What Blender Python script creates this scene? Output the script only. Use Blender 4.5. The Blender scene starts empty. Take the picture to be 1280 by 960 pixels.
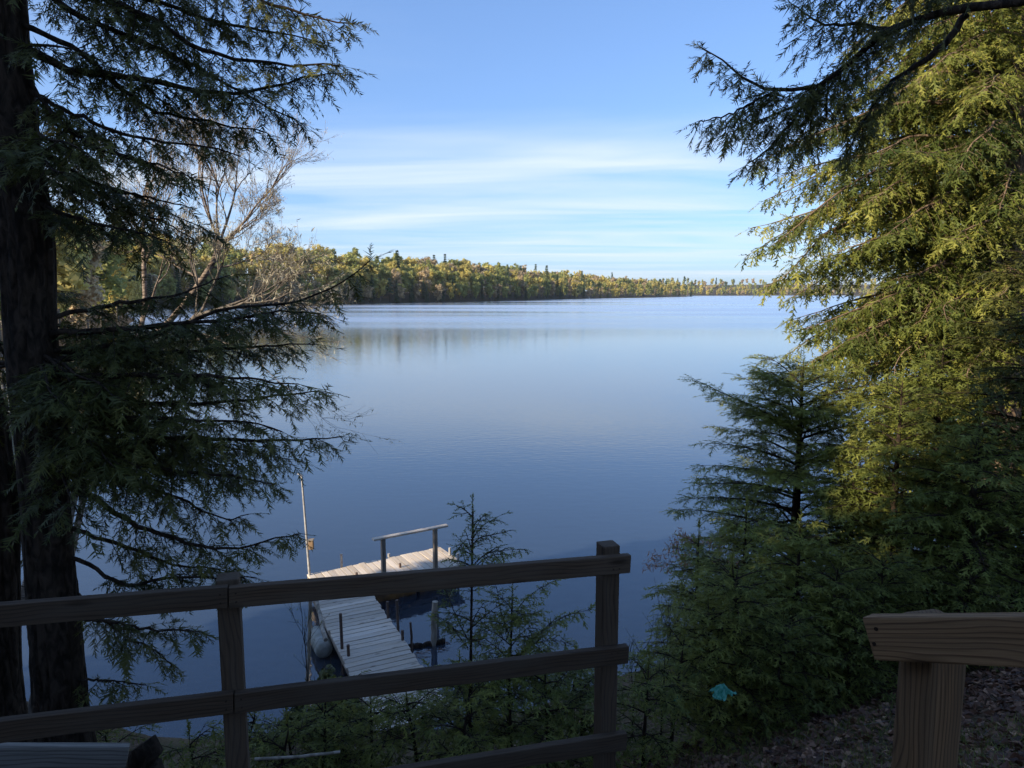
import bpy, bmesh, math, random
import numpy as np
from mathutils import Vector, Matrix

scene = bpy.context.scene
COL = scene.collection
R = math.radians
rng = np.random.default_rng(7)
random.seed(7)

# ------------------------------------------------------------------ camera
CAMZ = 6.5                                   # eye height above the lake
F_PX, PITCH = 887.0, math.atan(114.0 / 887.0)
cam_d = bpy.data.cameras.new("camera")
cam = bpy.data.objects.new("camera", cam_d)
COL.objects.link(cam)
cam.location = (0, 0, CAMZ)
cam.rotation_euler = (R(90) - PITCH, 0, 0)
cam_d.sensor_fit = 'HORIZONTAL'
cam_d.sensor_width = 36.0
cam_d.lens = F_PX / 1280.0 * 36.0
cam_d.clip_start = 0.05
cam_d.clip_end = 12000
scene.camera = cam

# ------------------------------------------------------------------ light
SUN_EL, SUN_AZ = R(25), R(54)                # the light travels towards +x (sin) and +y (cos)
sun_d = bpy.data.lights.new("sun", 'SUN')
sun_d.energy = 5.0
sun_d.angle = R(0.5)
sun_d.color = (1.0, 0.86, 0.66)
sun = bpy.data.objects.new("sun", sun_d)
COL.objects.link(sun)
sun.location = (-40, -50, 60)
light_dir = Vector((math.sin(SUN_AZ) * math.cos(SUN_EL), math.cos(SUN_AZ) * math.cos(SUN_EL), -math.sin(SUN_EL)))
sun.rotation_euler = light_dir.to_track_quat('-Z', 'Y').to_euler()

world = bpy.data.worlds.new("World")
scene.world = world
world.use_nodes = True
wn, wl = world.node_tree.nodes, world.node_tree.links
wn.clear()
w_out = wn.new('ShaderNodeOutputWorld')
w_bg = wn.new('ShaderNodeBackground')
w_bg.inputs['Strength'].default_value = 0.115
sky = wn.new('ShaderNodeTexSky')
sky.sky_type = 'NISHITA'
sky.sun_disc = False
sky.sun_elevation = SUN_EL
sky.sun_rotation = SUN_AZ + math.pi          # towards the sun: behind the camera, to the left
sky.altitude = 400
sky.air_density = 1.0
sky.dust_density = 1.0
sky.ozone_density = 1.8
# thin cirrus: noise on a flat layer high above, seen from below
w_tc = wn.new('ShaderNodeTexCoord')
w_sep = wn.new('ShaderNodeSeparateXYZ')
wl.new(w_tc.outputs['Generated'], w_sep.inputs[0])
w_add = wn.new('ShaderNodeMath'); w_add.operation = 'MAXIMUM'; w_add.inputs[1].default_value = 0.02
wl.new(w_sep.outputs['Z'], w_add.inputs[0])
w_off = wn.new('ShaderNodeMath'); w_off.operation = 'ADD'; w_off.inputs[1].default_value = 0.03
wl.new(w_add.outputs[0], w_off.inputs[0])
w_dx = wn.new('ShaderNodeMath'); w_dx.operation = 'DIVIDE'
w_dy = wn.new('ShaderNodeMath'); w_dy.operation = 'DIVIDE'
wl.new(w_sep.outputs['X'], w_dx.inputs[0]); wl.new(w_off.outputs[0], w_dx.inputs[1])
wl.new(w_sep.outputs['Y'], w_dy.inputs[0]); wl.new(w_off.outputs[0], w_dy.inputs[1])
w_cmb = wn.new('ShaderNodeCombineXYZ')
wl.new(w_dx.outputs[0], w_cmb.inputs[0]); wl.new(w_dy.outputs[0], w_cmb.inputs[1])
w_map = wn.new('ShaderNodeMapping')
w_map.inputs['Rotation'].default_value = (0, 0, R(-7))
w_map.inputs['Scale'].default_value = (0.22, 0.62, 1)
w_map.inputs['Location'].default_value = (5.3, 2.2, 0)
wl.new(w_cmb.outputs[0], w_map.inputs[0])
w_n1 = wn.new('ShaderNodeTexNoise')
w_n1.inputs['Scale'].default_value = 1.0; w_n1.inputs['Detail'].default_value = 7.0
w_n1.inputs['Roughness'].default_value = 0.52; w_n1.inputs['Distortion'].default_value = 0.7
wl.new(w_map.outputs[0], w_n1.inputs['Vector'])
w_r = wn.new('ShaderNodeValToRGB')
w_r.color_ramp.elements[0].position = 0.40; w_r.color_ramp.elements[0].color = (0, 0, 0, 1)
w_r.color_ramp.elements[1].position = 0.70; w_r.color_ramp.elements[1].color = (1, 1, 1, 1)
wl.new(w_n1.outputs['Fac'], w_r.inputs[0])
w_sy = wn.new('ShaderNodeSeparateXYZ'); wl.new(w_cmb.outputs[0], w_sy.inputs[0])
w_bank = wn.new('ShaderNodeValToRGB')           # the cirrus in view lies in a bank some way out over the lake
be = w_bank.color_ramp.elements
be[0].position = 0.36; be[0].color = (.14, .14, .14, 1); be[1].position = 0.45; be[1].color = (.85, .85, .85, 1)
w_b10 = wn.new('ShaderNodeMath'); w_b10.operation = 'MULTIPLY'; w_b10.inputs[1].default_value = 0.1
w_abs = wn.new('ShaderNodeMath'); w_abs.operation = 'ABSOLUTE'; wl.new(w_sy.outputs['Y'], w_abs.inputs[0]); wl.new(w_abs.outputs[0], w_b10.inputs[0]); wl.new(w_b10.outputs[0], w_bank.inputs[0])  # also mirrored behind the eye: unseen cirrus added to whiten the skylight
w_mul = wn.new('ShaderNodeMath'); w_mul.operation = 'MULTIPLY'
wl.new(w_r.outputs[0], w_mul.inputs[0]); wl.new(w_bank.outputs[0], w_mul.inputs[1])
w_mix = wn.new('ShaderNodeMixRGB')
w_mix.inputs[2].default_value = (4.4, 5.0, 5.7, 1)
wl.new(w_mul.outputs[0], w_mix.inputs[0])
w_tint = wn.new('ShaderNodeMixRGB'); w_tint.blend_type = 'MULTIPLY'; w_tint.inputs[0].default_value = 1.0
w_tint.inputs[2].default_value = (0.97, 1.31, 1.89, 1)
w_gam = wn.new('ShaderNodeGamma'); w_gam.inputs['Gamma'].default_value = 0.66
wl.new(sky.outputs[0], w_gam.inputs['Color']); wl.new(w_gam.outputs[0], w_tint.inputs[1]); wl.new(w_tint.outputs[0], w_mix.inputs[1])
wl.new(w_mix.outputs[0], w_bg.inputs['Color'])
wl.new(w_bg.outputs[0], w_out.inputs['Surface'])

scene.view_settings.view_transform = 'Standard'
scene.view_settings.look = 'None'
scene.view_settings.exposure = 0.78
scene.view_settings.gamma = 1.0
scene.view_settings.use_curve_mapping = False
scene.cycles.max_bounces = 6
scene.cycles.transparent_max_bounces = 12
scene.cycles.use_denoising = True

# ------------------------------------------------------------------ helpers
def ray(px, py):
    a, b = (px - 640.0) / F_PX, (480.0 - py) / F_PX
    cp, sp = math.cos(PITCH), math.sin(PITCH)
    return np.array([a, cp + b * sp, -sp + b * cp])

def at(px, py, Y):
    d = ray(px, py)
    return np.array([0, 0, CAMZ]) + d * (Y / d[1])

def onz(px, py, z):
    d = ray(px, py)
    return np.array([0, 0, CAMZ]) + d * ((z - CAMZ) / d[2])

def nrm(a):
    return a / np.maximum(np.linalg.norm(a, axis=-1, keepdims=True), 1e-9)

class MB:
    """collects triangles and quads, with a tone per vertex"""
    def __init__(self):
        self.v, self.t, self.q, self.tone, self.n = [], [], [], [], 0
    def add(self, v, tris=None, quads=None, tone=0.5):
        v = np.asarray(v, float).reshape(-1, 3)
        self.v.append(v)
        if tris is not None: self.t.append(np.asarray(tris, int).reshape(-1, 3) + self.n)
        if quads is not None: self.q.append(np.asarray(quads, int).reshape(-1, 4) + self.n)
        self.tone.append(np.broadcast_to(np.asarray(tone, float), (len(v),)))
        self.n += len(v)
    def soup(self, v, tone):
        v = np.asarray(v).reshape(-1, 3)
        self.add(v, tris=np.arange(len(v)).reshape(-1, 3), tone=tone)
    def mesh(self, name, smooth=False, origin=(0, 0, 0)):
        me = bpy.data.meshes.new(name)
        v = np.concatenate(self.v) - np.asarray(origin, float)
        t = np.concatenate(self.t) if self.t else np.zeros((0, 3), int)
        q = np.concatenate(self.q) if self.q else np.zeros((0, 4), int)
        me.vertices.add(len(v)); me.vertices.foreach_set('co', v.astype(np.float32).ravel())
        loops = np.concatenate([t.ravel(), q.ravel()]).astype(np.int32)
        me.loops.add(len(loops)); me.loops.foreach_set('vertex_index', loops)
        npol = len(t) + len(q)
        starts = np.concatenate([np.arange(len(t)) * 3, len(t) * 3 + np.arange(len(q)) * 4]).astype(np.int32)
        me.polygons.add(npol); me.polygons.foreach_set('loop_start', starts)
        me.polygons.foreach_set('use_smooth', np.full(npol, smooth))
        me.update(calc_edges=True)
        a = me.attributes.new('tone', 'FLOAT', 'POINT')
        a.data.foreach_set('value', np.concatenate(self.tone).astype(np.float32))
        return me
    def tube(self, pts, rad, seg=8, tone=0.5, cap=True, wob=0.0):
        pts = np.asarray(pts, float); m = len(pts)
        rad = np.broadcast_to(np.asarray(rad, float), (m,))
        T = nrm(np.gradient(pts, axis=0))
        ref = np.array([0, 0, 1.0]) if abs(T[0][2]) < 0.8 else np.array([1.0, 0, 0])
        A = nrm(np.cross(T, ref)); B = np.cross(T, A)
        th = np.arange(seg) * 2 * math.pi / seg
        rr = rad[:, None] * np.ones(seg)[None]
        if wob: rr = rr * (1 + wob * rng.normal(size=rr.shape))
        v = pts[:, None] + rr[..., None] * (np.cos(th)[None, :, None] * A[:, None] + np.sin(th)[None, :, None] * B[:, None])
        i = np.arange(m - 1)[:, None] * seg; j = np.arange(seg)[None]; k = (j + 1) % seg
        q = np.stack([i + j, i + k, i + seg + k, i + seg + j], -1).reshape(-1, 4)
        self.add(v, quads=q, tone=tone)
        if cap:
            for e, ring in ((0, v[0]), (m - 1, v[-1])):
                c = ring.mean(0)
                vv = np.concatenate([ring, c[None]])
                a = np.arange(seg)
                tr = np.stack([a, (a + 1) % seg, np.full(seg, seg)], -1)
                self.add(vv, tris=tr if e else tr[:, ::-1], tone=tone)
    def sticks(self, P0, P1, r0, r1, tone=0.5):
        """many thin three-sided tapering twigs at once"""
        n = len(P0)
        if n == 0: return
        T = nrm(P1 - P0)
        ref = np.where(np.abs(T[:, 2:3]) < 0.8, np.array([[0, 0, 1.0]]), np.array([[1.0, 0, 0]]))
        A = nrm(np.cross(T, ref)); B = np.cross(T, A)
        th = np.arange(3) * 2 * math.pi / 3
        off = np.cos(th)[None, :, None] * A[:, None] + np.sin(th)[None, :, None] * B[:, None]
        r0 = np.broadcast_to(r0, (n,))[:, None, None]; r1 = np.broadcast_to(r1, (n,))[:, None, None]
        v = np.concatenate([P0[:, None] + off * r0, P1[:, None] + off * r1], 1)
        f = np.array([[0, 1, 4, 3], [1, 2, 5, 4], [2, 0, 3, 5]])
        q = (np.arange(n)[:, None, None] * 6 + f[None]).reshape(-1, 4)
        self.add(v, quads=q, tone=tone)

def new_obj(name, me, mat, root=None, kind=None, label=None):
    o = bpy.data.objects.new(name, me)
    COL.objects.link(o)
    if mat is not None and len(me.materials) == 0: me.materials.append(mat)
    if root is not None: o.parent = root
    if kind: o['kind'] = kind
    if label: o['label'] = label
    return o

def tag(o, label, cat, group=None):
    o['label'] = label; o['category'] = cat
    if group: o['group'] = group
    return o

def thing(name, loc, label, cat, group=None):
    o = bpy.data.objects.new(name, None); COL.objects.link(o)
    o.location = tuple(float(x) for x in loc); o.empty_display_size = 0.2
    return tag(o, label, cat, group)

def structure(name, mb, mat, smooth=True):
    o = new_obj(name, mb.mesh(name, smooth), mat); o['kind'] = 'structure'
    return o

def copy_thing(src, loc, rotz, scale, label, group=None):
    r = src.copy(); COL.objects.link(r)
    r.location = tuple(float(x) for x in loc); r.rotation_euler = (0, 0, rotz); r.scale = scale
    r['label'] = label
    if group: r['group'] = group
    for ch in list(src.children):
        c = ch.copy(); COL.objects.link(c); c.parent = r
        for g in ch.children:
            d = g.copy(); COL.objects.link(d); d.parent = c
    return r

_box_cache = {}
def box_mesh(name, L, W, T, bev, wear=0.0):
    """a sawn board: length on X, width on Y, thickness on Z, rounded edges, a little out of true"""
    bm = bmesh.new()
    bmesh.ops.create_cube(bm, size=1.0)
    bmesh.ops.scale(bm, vec=(L, W, T), verts=bm.verts)
    if L > 0.5:
        ed = [e for e in bm.edges if abs(e.verts[0].co.x - e.verts[1].co.x) > L * 0.9]
        bmesh.ops.subdivide_edges(bm, edges=ed, cuts=max(2, int(L / 0.25)), use_grid_fill=True)
    if bev: bmesh.ops.bevel(bm, geom=[e for e in bm.edges if len(e.link_faces) == 2 and e.calc_face_angle(0) > 0.5], offset=bev, segments=2, affect='EDGES', profile=0.6)
    if wear:
        bow = random.uniform(-1, 1)
        for v in bm.verts:
            x = v.co.x / L
            v.co.z += wear * bow * (x * x * 4 - 1) + random.uniform(-1, 1) * wear * 0.12
            v.co.y += random.uniform(-1, 1) * wear * 0.15
    me = bpy.data.meshes.new(name); bm.to_mesh(me); bm.free()
    return me

def board(name, p0, p1, W, T, mat, root, up=(0, 0, 1), bev=0.004, wear=0.0, kind=None, over=0.0):
    """board whose centre line runs p0 -> p1; W across (cross of up and axis), T along up"""
    p0, p1 = Vector(p0), Vector(p1)
    d = p1 - p0; L = d.length + over
    x = d.normalized(); u = Vector(up); y = u.cross(x).normalized(); z = x.cross(y)
    m = Matrix((x, y, z)).transposed().to_4x4()
    m.translation = (p0 + p1) / 2 - (root.location if root else Vector((0, 0, 0)))
    o = new_obj(name, box_mesh(name, L, W, T, bev, wear), mat, root, kind)
    o.matrix_basis = m
    return o

# ------------------------------------------------------------------ materials
def mat_new(name):
    m = bpy.data.materials.new(name); m.use_nodes = True
    n, l = m.node_tree.nodes, m.node_tree.links
    n.clear()
    return m, n, l, n.new('ShaderNodeOutputMaterial')

def ramp(n, stops):
    r = n.new('ShaderNodeValToRGB'); e = r.color_ramp.elements
    while len(e) < len(stops): e.new(0.5)
    for k, (p, c) in enumerate(stops): e[k].position = p; e[k].color = (*c, 1)
    return r

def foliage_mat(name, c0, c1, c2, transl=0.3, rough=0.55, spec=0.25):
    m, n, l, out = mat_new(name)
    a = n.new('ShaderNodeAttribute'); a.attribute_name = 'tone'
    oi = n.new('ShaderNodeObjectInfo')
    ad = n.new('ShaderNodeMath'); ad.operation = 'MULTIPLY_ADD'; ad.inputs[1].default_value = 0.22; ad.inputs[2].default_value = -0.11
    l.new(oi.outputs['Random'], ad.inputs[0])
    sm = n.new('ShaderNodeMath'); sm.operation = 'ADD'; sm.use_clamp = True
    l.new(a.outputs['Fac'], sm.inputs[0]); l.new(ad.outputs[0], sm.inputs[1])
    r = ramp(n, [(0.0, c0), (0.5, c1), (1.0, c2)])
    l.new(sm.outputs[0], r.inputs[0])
    p = n.new('ShaderNodeBsdfPrincipled')
    p.inputs['Roughness'].default_value = rough
    p.inputs['Specular IOR Level'].default_value = spec
    l.new(r.outputs[0], p.inputs['Base Color'])
    t = n.new('ShaderNodeBsdfTranslucent')
    hs = n.new('ShaderNodeHueSaturation'); hs.inputs['Value'].default_value = 1.5; hs.inputs['Hue'].default_value = 0.48
    l.new(r.outputs[0], hs.inputs['Color']); l.new(hs.outputs[0], t.inputs['Color'])
    mx = n.new('ShaderNodeMixShader'); mx.inputs[0].default_value = transl
    l.new(p.outputs[0], mx.inputs[1]); l.new(t.outputs[0], mx.inputs[2])
    l.new(mx.outputs[0], out.inputs['Surface'])
    return m

def bark_mat(name, c0, c1, scale=14.0, stretch=0.22, bump=0.6, bands=False):
    m, n, l, out = mat_new(name)
    tc = n.new('ShaderNodeTexCoord')
    mp = n.new('ShaderNodeMapping'); mp.inputs['Scale'].default_value = (1, 1, stretch if not bands else 6.0)
    l.new(tc.outputs['Object'], mp.inputs[0])
    ns = n.new('ShaderNodeTexNoise'); ns.inputs['Scale'].default_value = scale; ns.inputs['Detail'].default_value = 6; ns.inputs['Distortion'].default_value = 0.6
    l.new(mp.outputs[0], ns.inputs['Vector'])
    r = ramp(n, [(0.38, c0), (0.62, c1)])
    l.new(ns.outputs['Fac'], r.inputs[0])
    p = n.new('ShaderNodeBsdfPrincipled'); p.inputs['Roughness'].default_value = 0.9; p.inputs['Specular IOR Level'].default_value = 0.15
    l.new(r.outputs[0], p.inputs['Base Color'])
    b = n.new('ShaderNodeBump'); b.inputs['Strength'].default_value = bump; b.inputs['Distance'].default_value = 0.03
    l.new(ns.outputs['Fac'], b.inputs['Height']); l.new(b.outputs[0], p.inputs['Normal'])
    l.new(p.outputs[0], out.inputs['Surface'])
    return m

def wood_mat(name, early, late, weather, wamt=0.45, rings=70.0, bump=0.25, seed=0.0, knots=True):
    """sawn lumber: growth rings about a pith beside the board, cut lengthwise (local X), plus weathering"""
    m, n, l, out = mat_new(name)
    tc = n.new('ShaderNodeTexCoord')
    oi = n.new('ShaderNodeObjectInfo')
    cmb = n.new('ShaderNodeCombineXYZ')
    for k, f in enumerate((37.0, 0.12, 0.12)):
        mm = n.new('ShaderNodeMath'); mm.operation = 'MULTIPLY_ADD'; mm.inputs[1].default_value = f; mm.inputs[2].default_value = seed * (k + 1) * 0.01 + (0, 0.05, 0.045)[k]
        l.new(oi.outputs['Random'], mm.inputs[0]); l.new(mm.outputs[0], cmb.inputs[k])
    va = n.new('ShaderNodeVectorMath'); va.operation = 'ADD'
    l.new(tc.outputs['Object'], va.inputs[0]); l.new(cmb.outputs[0], va.inputs[1])
    # slow wander along the board bends the rings into cathedrals
    mp = n.new('ShaderNodeMapping'); mp.inputs['Scale'].default_value = (1.6, 5, 5)
    l.new(va.outputs[0], mp.inputs[0])
    nw = n.new('ShaderNodeTexNoise'); nw.inputs['Scale'].default_value = 1.0; nw.inputs['Detail'].default_value = 2.5
    l.new(mp.outputs[0], nw.inputs['Vector'])
    sep = n.new('ShaderNodeSeparateXYZ'); l.new(va.outputs[0], sep.inputs[0])
    yz = n.new('ShaderNodeCombineXYZ'); l.new(sep.outputs['Y'], yz.inputs[1]); l.new(sep.outputs['Z'], yz.inputs[2])
    ln = n.new('ShaderNodeVectorMath'); ln.operation = 'LENGTH'; l.new(yz.outputs[0], ln.inputs[0])
    ma = n.new('ShaderNodeMath'); ma.operation = 'MULTIPLY_ADD'; ma.inputs[1].default_value = 0.085
    l.new(nw.outputs['Fac'], ma.inputs[0]); l.new(ln.outputs['Value'], ma.inputs[2])
    fr = n.new('ShaderNodeMath'); fr.operation = 'MULTIPLY'; fr.inputs[1].default_value = rings
    l.new(ma.outputs[0], fr.inputs[0])
    fc = n.new('ShaderNodeMath'); fc.operation = 'FRACT'; l.new(fr.outputs[0], fc.inputs[0])
    r = ramp(n, [(0.0, early), (0.55, early), (0.86, late), (1.0, early)])
    l.new(fc.outputs[0], r.inputs[0])
    # fine fibre
    mp2 = n.new('ShaderNodeMapping'); mp2.inputs['Scale'].default_value = (4, 160, 160)
    l.new(va.outputs[0], mp2.inputs[0])
    nf = n.new('ShaderNodeTexNoise'); nf.inputs['Scale'].default_value = 1.0; nf.inputs['Detail'].default_value = 3
    l.new(mp2.outputs[0], nf.inputs['Vector'])
    mxf = n.new('ShaderNodeMixRGB'); mxf.blend_type = 'MULTIPLY'; mxf.inputs[0].default_value = 0.6
    rf = ramp(n, [(0.3, (0.55, 0.55, 0.55)), (0.65, (1.1, 1.1, 1.1))])
    l.new(nf.outputs['Fac'], rf.inputs[0]); l.new(r.outputs[0], mxf.inputs[1]); l.new(rf.outputs[0], mxf.inputs[2])
    # grey weathering in streaks and blotches
    mp3 = n.new('ShaderNodeMapping'); mp3.inputs['Scale'].default_value = (2.2, 14, 14)
    l.new(va.outputs[0], mp3.inputs[0])
    n3 = n.new('ShaderNodeTexNoise'); n3.inputs['Scale'].default_value = 1.0; n3.inputs['Detail'].default_value = 5; n3.inputs['Roughness'].default_value = 0.65
    l.new(mp3.outputs[0], n3.inputs['Vector'])
    r3 = ramp(n, [(0.35, (0, 0, 0)), (0.7, (1, 1, 1))]); l.new(n3.outputs['Fac'], r3.inputs[0])
    m3 = n.new('ShaderNodeMath'); m3.operation = 'MULTIPLY'; m3.inputs[1].default_value = wamt * 2
    m3.use_clamp = True
    l.new(r3.outputs[0], m3.inputs[0])
    mw = n.new('ShaderNodeMixRGB'); mw.inputs[2].default_value = (*weather, 1)
    l.new(m3.outputs[0], mw.inputs[0]); l.new(mxf.outputs[0], mw.inputs[1])
    # each board its own shade
    hv = n.new('ShaderNodeHueSaturation')
    mv = n.new('ShaderNodeMath'); mv.operation = 'MULTIPLY_ADD'; mv.inputs[1].default_value = 0.4; mv.inputs[2].default_value = 0.8
    l.new(oi.outputs['Random'], mv.inputs[0]); l.new(mv.outputs[0], hv.inputs['Value']); l.new(mw.outputs[0], hv.inputs['Color'])
    last = hv.outputs[0]
    if knots:
        mk = n.new('ShaderNodeMapping'); mk.inputs['Scale'].default_value = (2.4, 9, 9)
        l.new(va.outputs[0], mk.inputs[0])
        vo = n.new('ShaderNodeTexVoronoi'); vo.inputs['Scale'].default_value = 1.0
        l.new(mk.outputs[0], vo.inputs['Vector'])
        rk = ramp(n, [(0.05, (0.22, 0.2, 0.18)), (0.17, (1, 1, 1))]); l.new(vo.outputs['Distance'], rk.inputs[0])
        kx = n.new('ShaderNodeMixRGB'); kx.blend_type = 'MULTIPLY'; kx.inputs[0].default_value = 0.8
        l.new(last, kx.inputs[1]); l.new(rk.outputs[0], kx.inputs[2]); last = kx.outputs[0]
    p = n.new('ShaderNodeBsdfPrincipled'); p.inputs['Roughness'].default_value = 0.78; p.inputs['Specular IOR Level'].default_value = 0.2
    l.new(last, p.inputs['Base Color'])
    hm = n.new('ShaderNodeMath'); hm.operation = 'ADD'
    l.new(nf.outputs['Fac'], hm.inputs[0]); l.new(fc.outputs[0], hm.inputs[1])
    b = n.new('ShaderNodeBump'); b.inputs['Strength'].default_value = bump; b.inputs['Distance'].default_value = 0.003
    l.new(hm.outputs[0], b.inputs['Height']); l.new(b.outputs[0], p.inputs['Normal'])
    l.new(p.outputs[0], out.inputs['Surface'])
    return m

def plain_mat(name, col, col2=None, rough=0.7, metal=0.0, scale=8.0, bump=0.1, spec=0.3):
    m, n, l, out = mat_new(name)
    tc = n.new('ShaderNodeTexCoord')
    ns = n.new('ShaderNodeTexNoise'); ns.inputs['Scale'].default_value = scale; ns.inputs['Detail'].default_value = 6
    l.new(tc.outputs['Object'], ns.inputs['Vector'])
    r = ramp(n, [(0.35, col), (0.68, col2 or tuple(c * 0.6 for c in col))])
    l.new(ns.outputs['Fac'], r.inputs[0])
    p = n.new('ShaderNodeBsdfPrincipled'); p.inputs['Roughness'].default_value = rough; p.inputs['Metallic'].default_value = metal
    p.inputs['Specular IOR Level'].default_value = spec
    l.new(r.outputs[0], p.inputs['Base Color'])
    b = n.new('ShaderNodeBump'); b.inputs['Strength'].default_value = bump; b.inputs['Distance'].default_value = 0.02
    l.new(ns.outputs['Fac'], b.inputs['Height']); l.new(b.outputs[0], p.inputs['Normal'])
    l.new(p.outputs[0], out.inputs['Surface'])
    return m

M = {}
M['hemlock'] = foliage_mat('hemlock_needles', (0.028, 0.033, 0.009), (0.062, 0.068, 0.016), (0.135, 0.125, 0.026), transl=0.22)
M['hemlock_sunlit'] = foliage_mat('sunlit_hemlock_needles', (0.040, 0.060, 0.013), (0.145, 0.165, 0.032), (0.320, 0.300, 0.060), transl=0.28)  # hemlock needles again, with warm sunlight put into the colour
M['fir'] = foliage_mat('fir_needles', (0.075, 0.096, 0.022), (0.150, 0.172, 0.034), (0.255, 0.255, 0.052), transl=0.32)
M['sapling'] = foliage_mat('sapling_needles', (0.060, 0.080, 0.020), (0.120, 0.140, 0.032), (0.240, 0.245, 0.050), transl=0.38)
M['spruce_far'] = foliage_mat('spruce_needles', (0.027, 0.051, 0.030), (0.054, 0.089, 0.046), (0.095, 0.132, 0.059), transl=0.1)
M['spring_yellow'] = foliage_mat('young_yellow_leaves', (0.297, 0.270, 0.081), (0.527, 0.452, 0.135), (0.620, 0.581, 0.189), transl=0.4)
M['spring_green'] = foliage_mat('young_green_leaves', (0.176, 0.209, 0.070), (0.311, 0.331, 0.108), (0.446, 0.439, 0.155), transl=0.4)
M['spring_tan'] = foliage_mat('budding_tan_twigs', (0.250, 0.200, 0.125), (0.420, 0.335, 0.195), (0.550, 0.445, 0.260), transl=0.35)
M['beech'] = foliage_mat('withered_beech_leaves', (0.22, 0.10, 0.05), (0.36, 0.19, 0.10), (0.48, 0.30, 0.17), transl=0.35)
M['bud'] = foliage_mat('birch_buds', (0.30, 0.26, 0.16), (0.44, 0.39, 0.26), (0.56, 0.51, 0.37), transl=0.3)
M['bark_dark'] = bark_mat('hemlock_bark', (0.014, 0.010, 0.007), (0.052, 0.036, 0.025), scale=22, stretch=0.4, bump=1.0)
M['bark_grey'] = bark_mat('grey_bark', (0.09, 0.075, 0.06), (0.20, 0.17, 0.14), scale=16, stretch=0.3)
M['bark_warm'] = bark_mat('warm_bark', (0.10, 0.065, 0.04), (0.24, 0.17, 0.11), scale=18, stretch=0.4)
M['bark_birch'] = bark_mat('birch_bark', (0.07, 0.05, 0.038), (0.34, 0.27, 0.21), scale=9, bands=True, bump=0.2)
M['fence'] = wood_mat('fence_lumber', (0.074, 0.046, 0.027), (0.036, 0.021, 0.013), (0.082, 0.062, 0.045), wamt=0.35, rings=75)
M['post'] = wood_mat('post_lumber', (0.205, 0.115, 0.055), (0.085, 0.042, 0.020), (0.115, 0.084, 0.056), wamt=0.22, rings=120, bump=.4, seed=4)
M['dock'] = wood_mat('dock_lumber', (0.62, 0.51, 0.39), (0.42, 0.33, 0.24), (0.56, 0.51, 0.45), wamt=0.4, rings=60, seed=2)
M['dock_dark'] = wood_mat('dock_frame_lumber', (0.30, 0.24, 0.18), (0.18, 0.14, 0.10), (0.26, 0.24, 0.21), wamt=0.4, rings=60, seed=9)
M['grey_plank'] = wood_mat('grey_plank_wood', (0.22, 0.195, 0.165), (0.085, 0.075, 0.064), (0.20, 0.19, 0.17), wamt=0.2, rings=45, seed=6, knots=False)

# ------------------------------------------------------------------ terrain
SHORE = np.array([(-140, 262), (-124, 226), (-90, 170), (-62, 110), (-49, 75), (-41, 53), (-29, 31), (-18, 19), (-11.5, 13.2), (-8, 10.6), (-5, 9.6), (-1, 9.8),
                  (3, 11.8), (6.5, 13.6), (10, 15.6), (15, 18.5), (23, 25), (34, 37), (52, 60), (95, 100), (170, 150), (420, 240)], float)
POLY = np.concatenate([SHORE, [(900, 200), (900, -600), (-900, -600), (-900, 262)]])

def seg_dist(P, line):
    best = np.full(len(P), 1e9)
    for a, b in zip(line[:-1], line[1:]):
        ab = b - a
        t = np.clip(((P - a) @ ab) / (ab @ ab), 0, 1)
        best = np.minimum(best, np.linalg.norm(P - (a + t[:, None] * ab), axis=1))
    return best

def inside(P, poly):
    c = np.zeros(len(P), bool)
    for (x1, y1), (x2, y2) in zip(poly, np.roll(poly, -1, axis=0)):
        cond = (y1 > P[:, 1]) != (y2 > P[:, 1])
        xi = (x2 - x1) * (P[:, 1] - y1) / ((y2 - y1) if y2 != y1 else 1e-9) + x1
        c ^= cond & (P[:, 0] < xi)
    return c

def vnoise(P, s, seed=0):
    """smooth value noise on the plane"""
    g = np.random.default_rng(100 + seed).random((64, 64))
    x, y = P[:, 0] / s + 1000, P[:, 1] / s + 1000
    xi, yi = np.floor(x).astype(int), np.floor(y).astype(int)
    fx, fy = x - xi, y - yi
    fx, fy = fx * fx * (3 - 2 * fx), fy * fy * (3 - 2 * fy)
    a, b, c, d = g[xi % 64, yi % 64], g[(xi + 1) % 64, yi % 64], g[xi % 64, (yi + 1) % 64], g[(xi + 1) % 64, (yi + 1) % 64]
    return (a * (1 - fx) + b * fx) * (1 - fy) + (c * (1 - fx) + d * fx) * fy - 0.5

def ground_z(P):
    P = np.atleast_2d(np.asarray(P, float))[:, :2]
    d = seg_dist(P, SHORE); ins = inside(P, POLY)
    land = np.interp(d, [0, 0.4, 2, 4.5, 6.4, 7.4, 9, 11.5, 20, 40, 90, 300], [0, 0.28, 1.1, 2.3, 3.45, 4.12, 4.5, 4.85, 5.6, 8.0, 13, 20])
    lowp = np.interp(d, [0, 0.4, 2, 4, 5.5, 6.5, 8, 10, 20, 40, 90, 300], [0, 0.15, 0.9, 2.0, 3.1, 3.95, 4.45, 4.85, 5.6, 8.0, 13, 20])
    kx = np.clip((P[:, 0] + 0.2) / 1.4, 0, 1)                       # the bank falls away faster below the fence
    land = lowp * (1 - kx) + land * kx
    lowb = np.clip((-P[:, 0] - 7) / 14, 0, 1)                       # the bank out to the left lies lower
    land = land * (1 - 0.5 * lowb)
    bed = -np.interp(d, [0, 1.5, 4, 8, 20, 60, 200], [0, 0.35, 0.8, 1.8, 4.5, 8, 10])
    z = np.where(ins, land, bed)
    amp = np.where(ins, np.clip(d / 3, 0.1, 1), 0.3)
    return z + amp * (vnoise(P, 2.2, 1) * 0.22 + vnoise(P, 0.7, 2) * 0.10 + vnoise(P, 7, 3) * 0.2)

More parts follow.
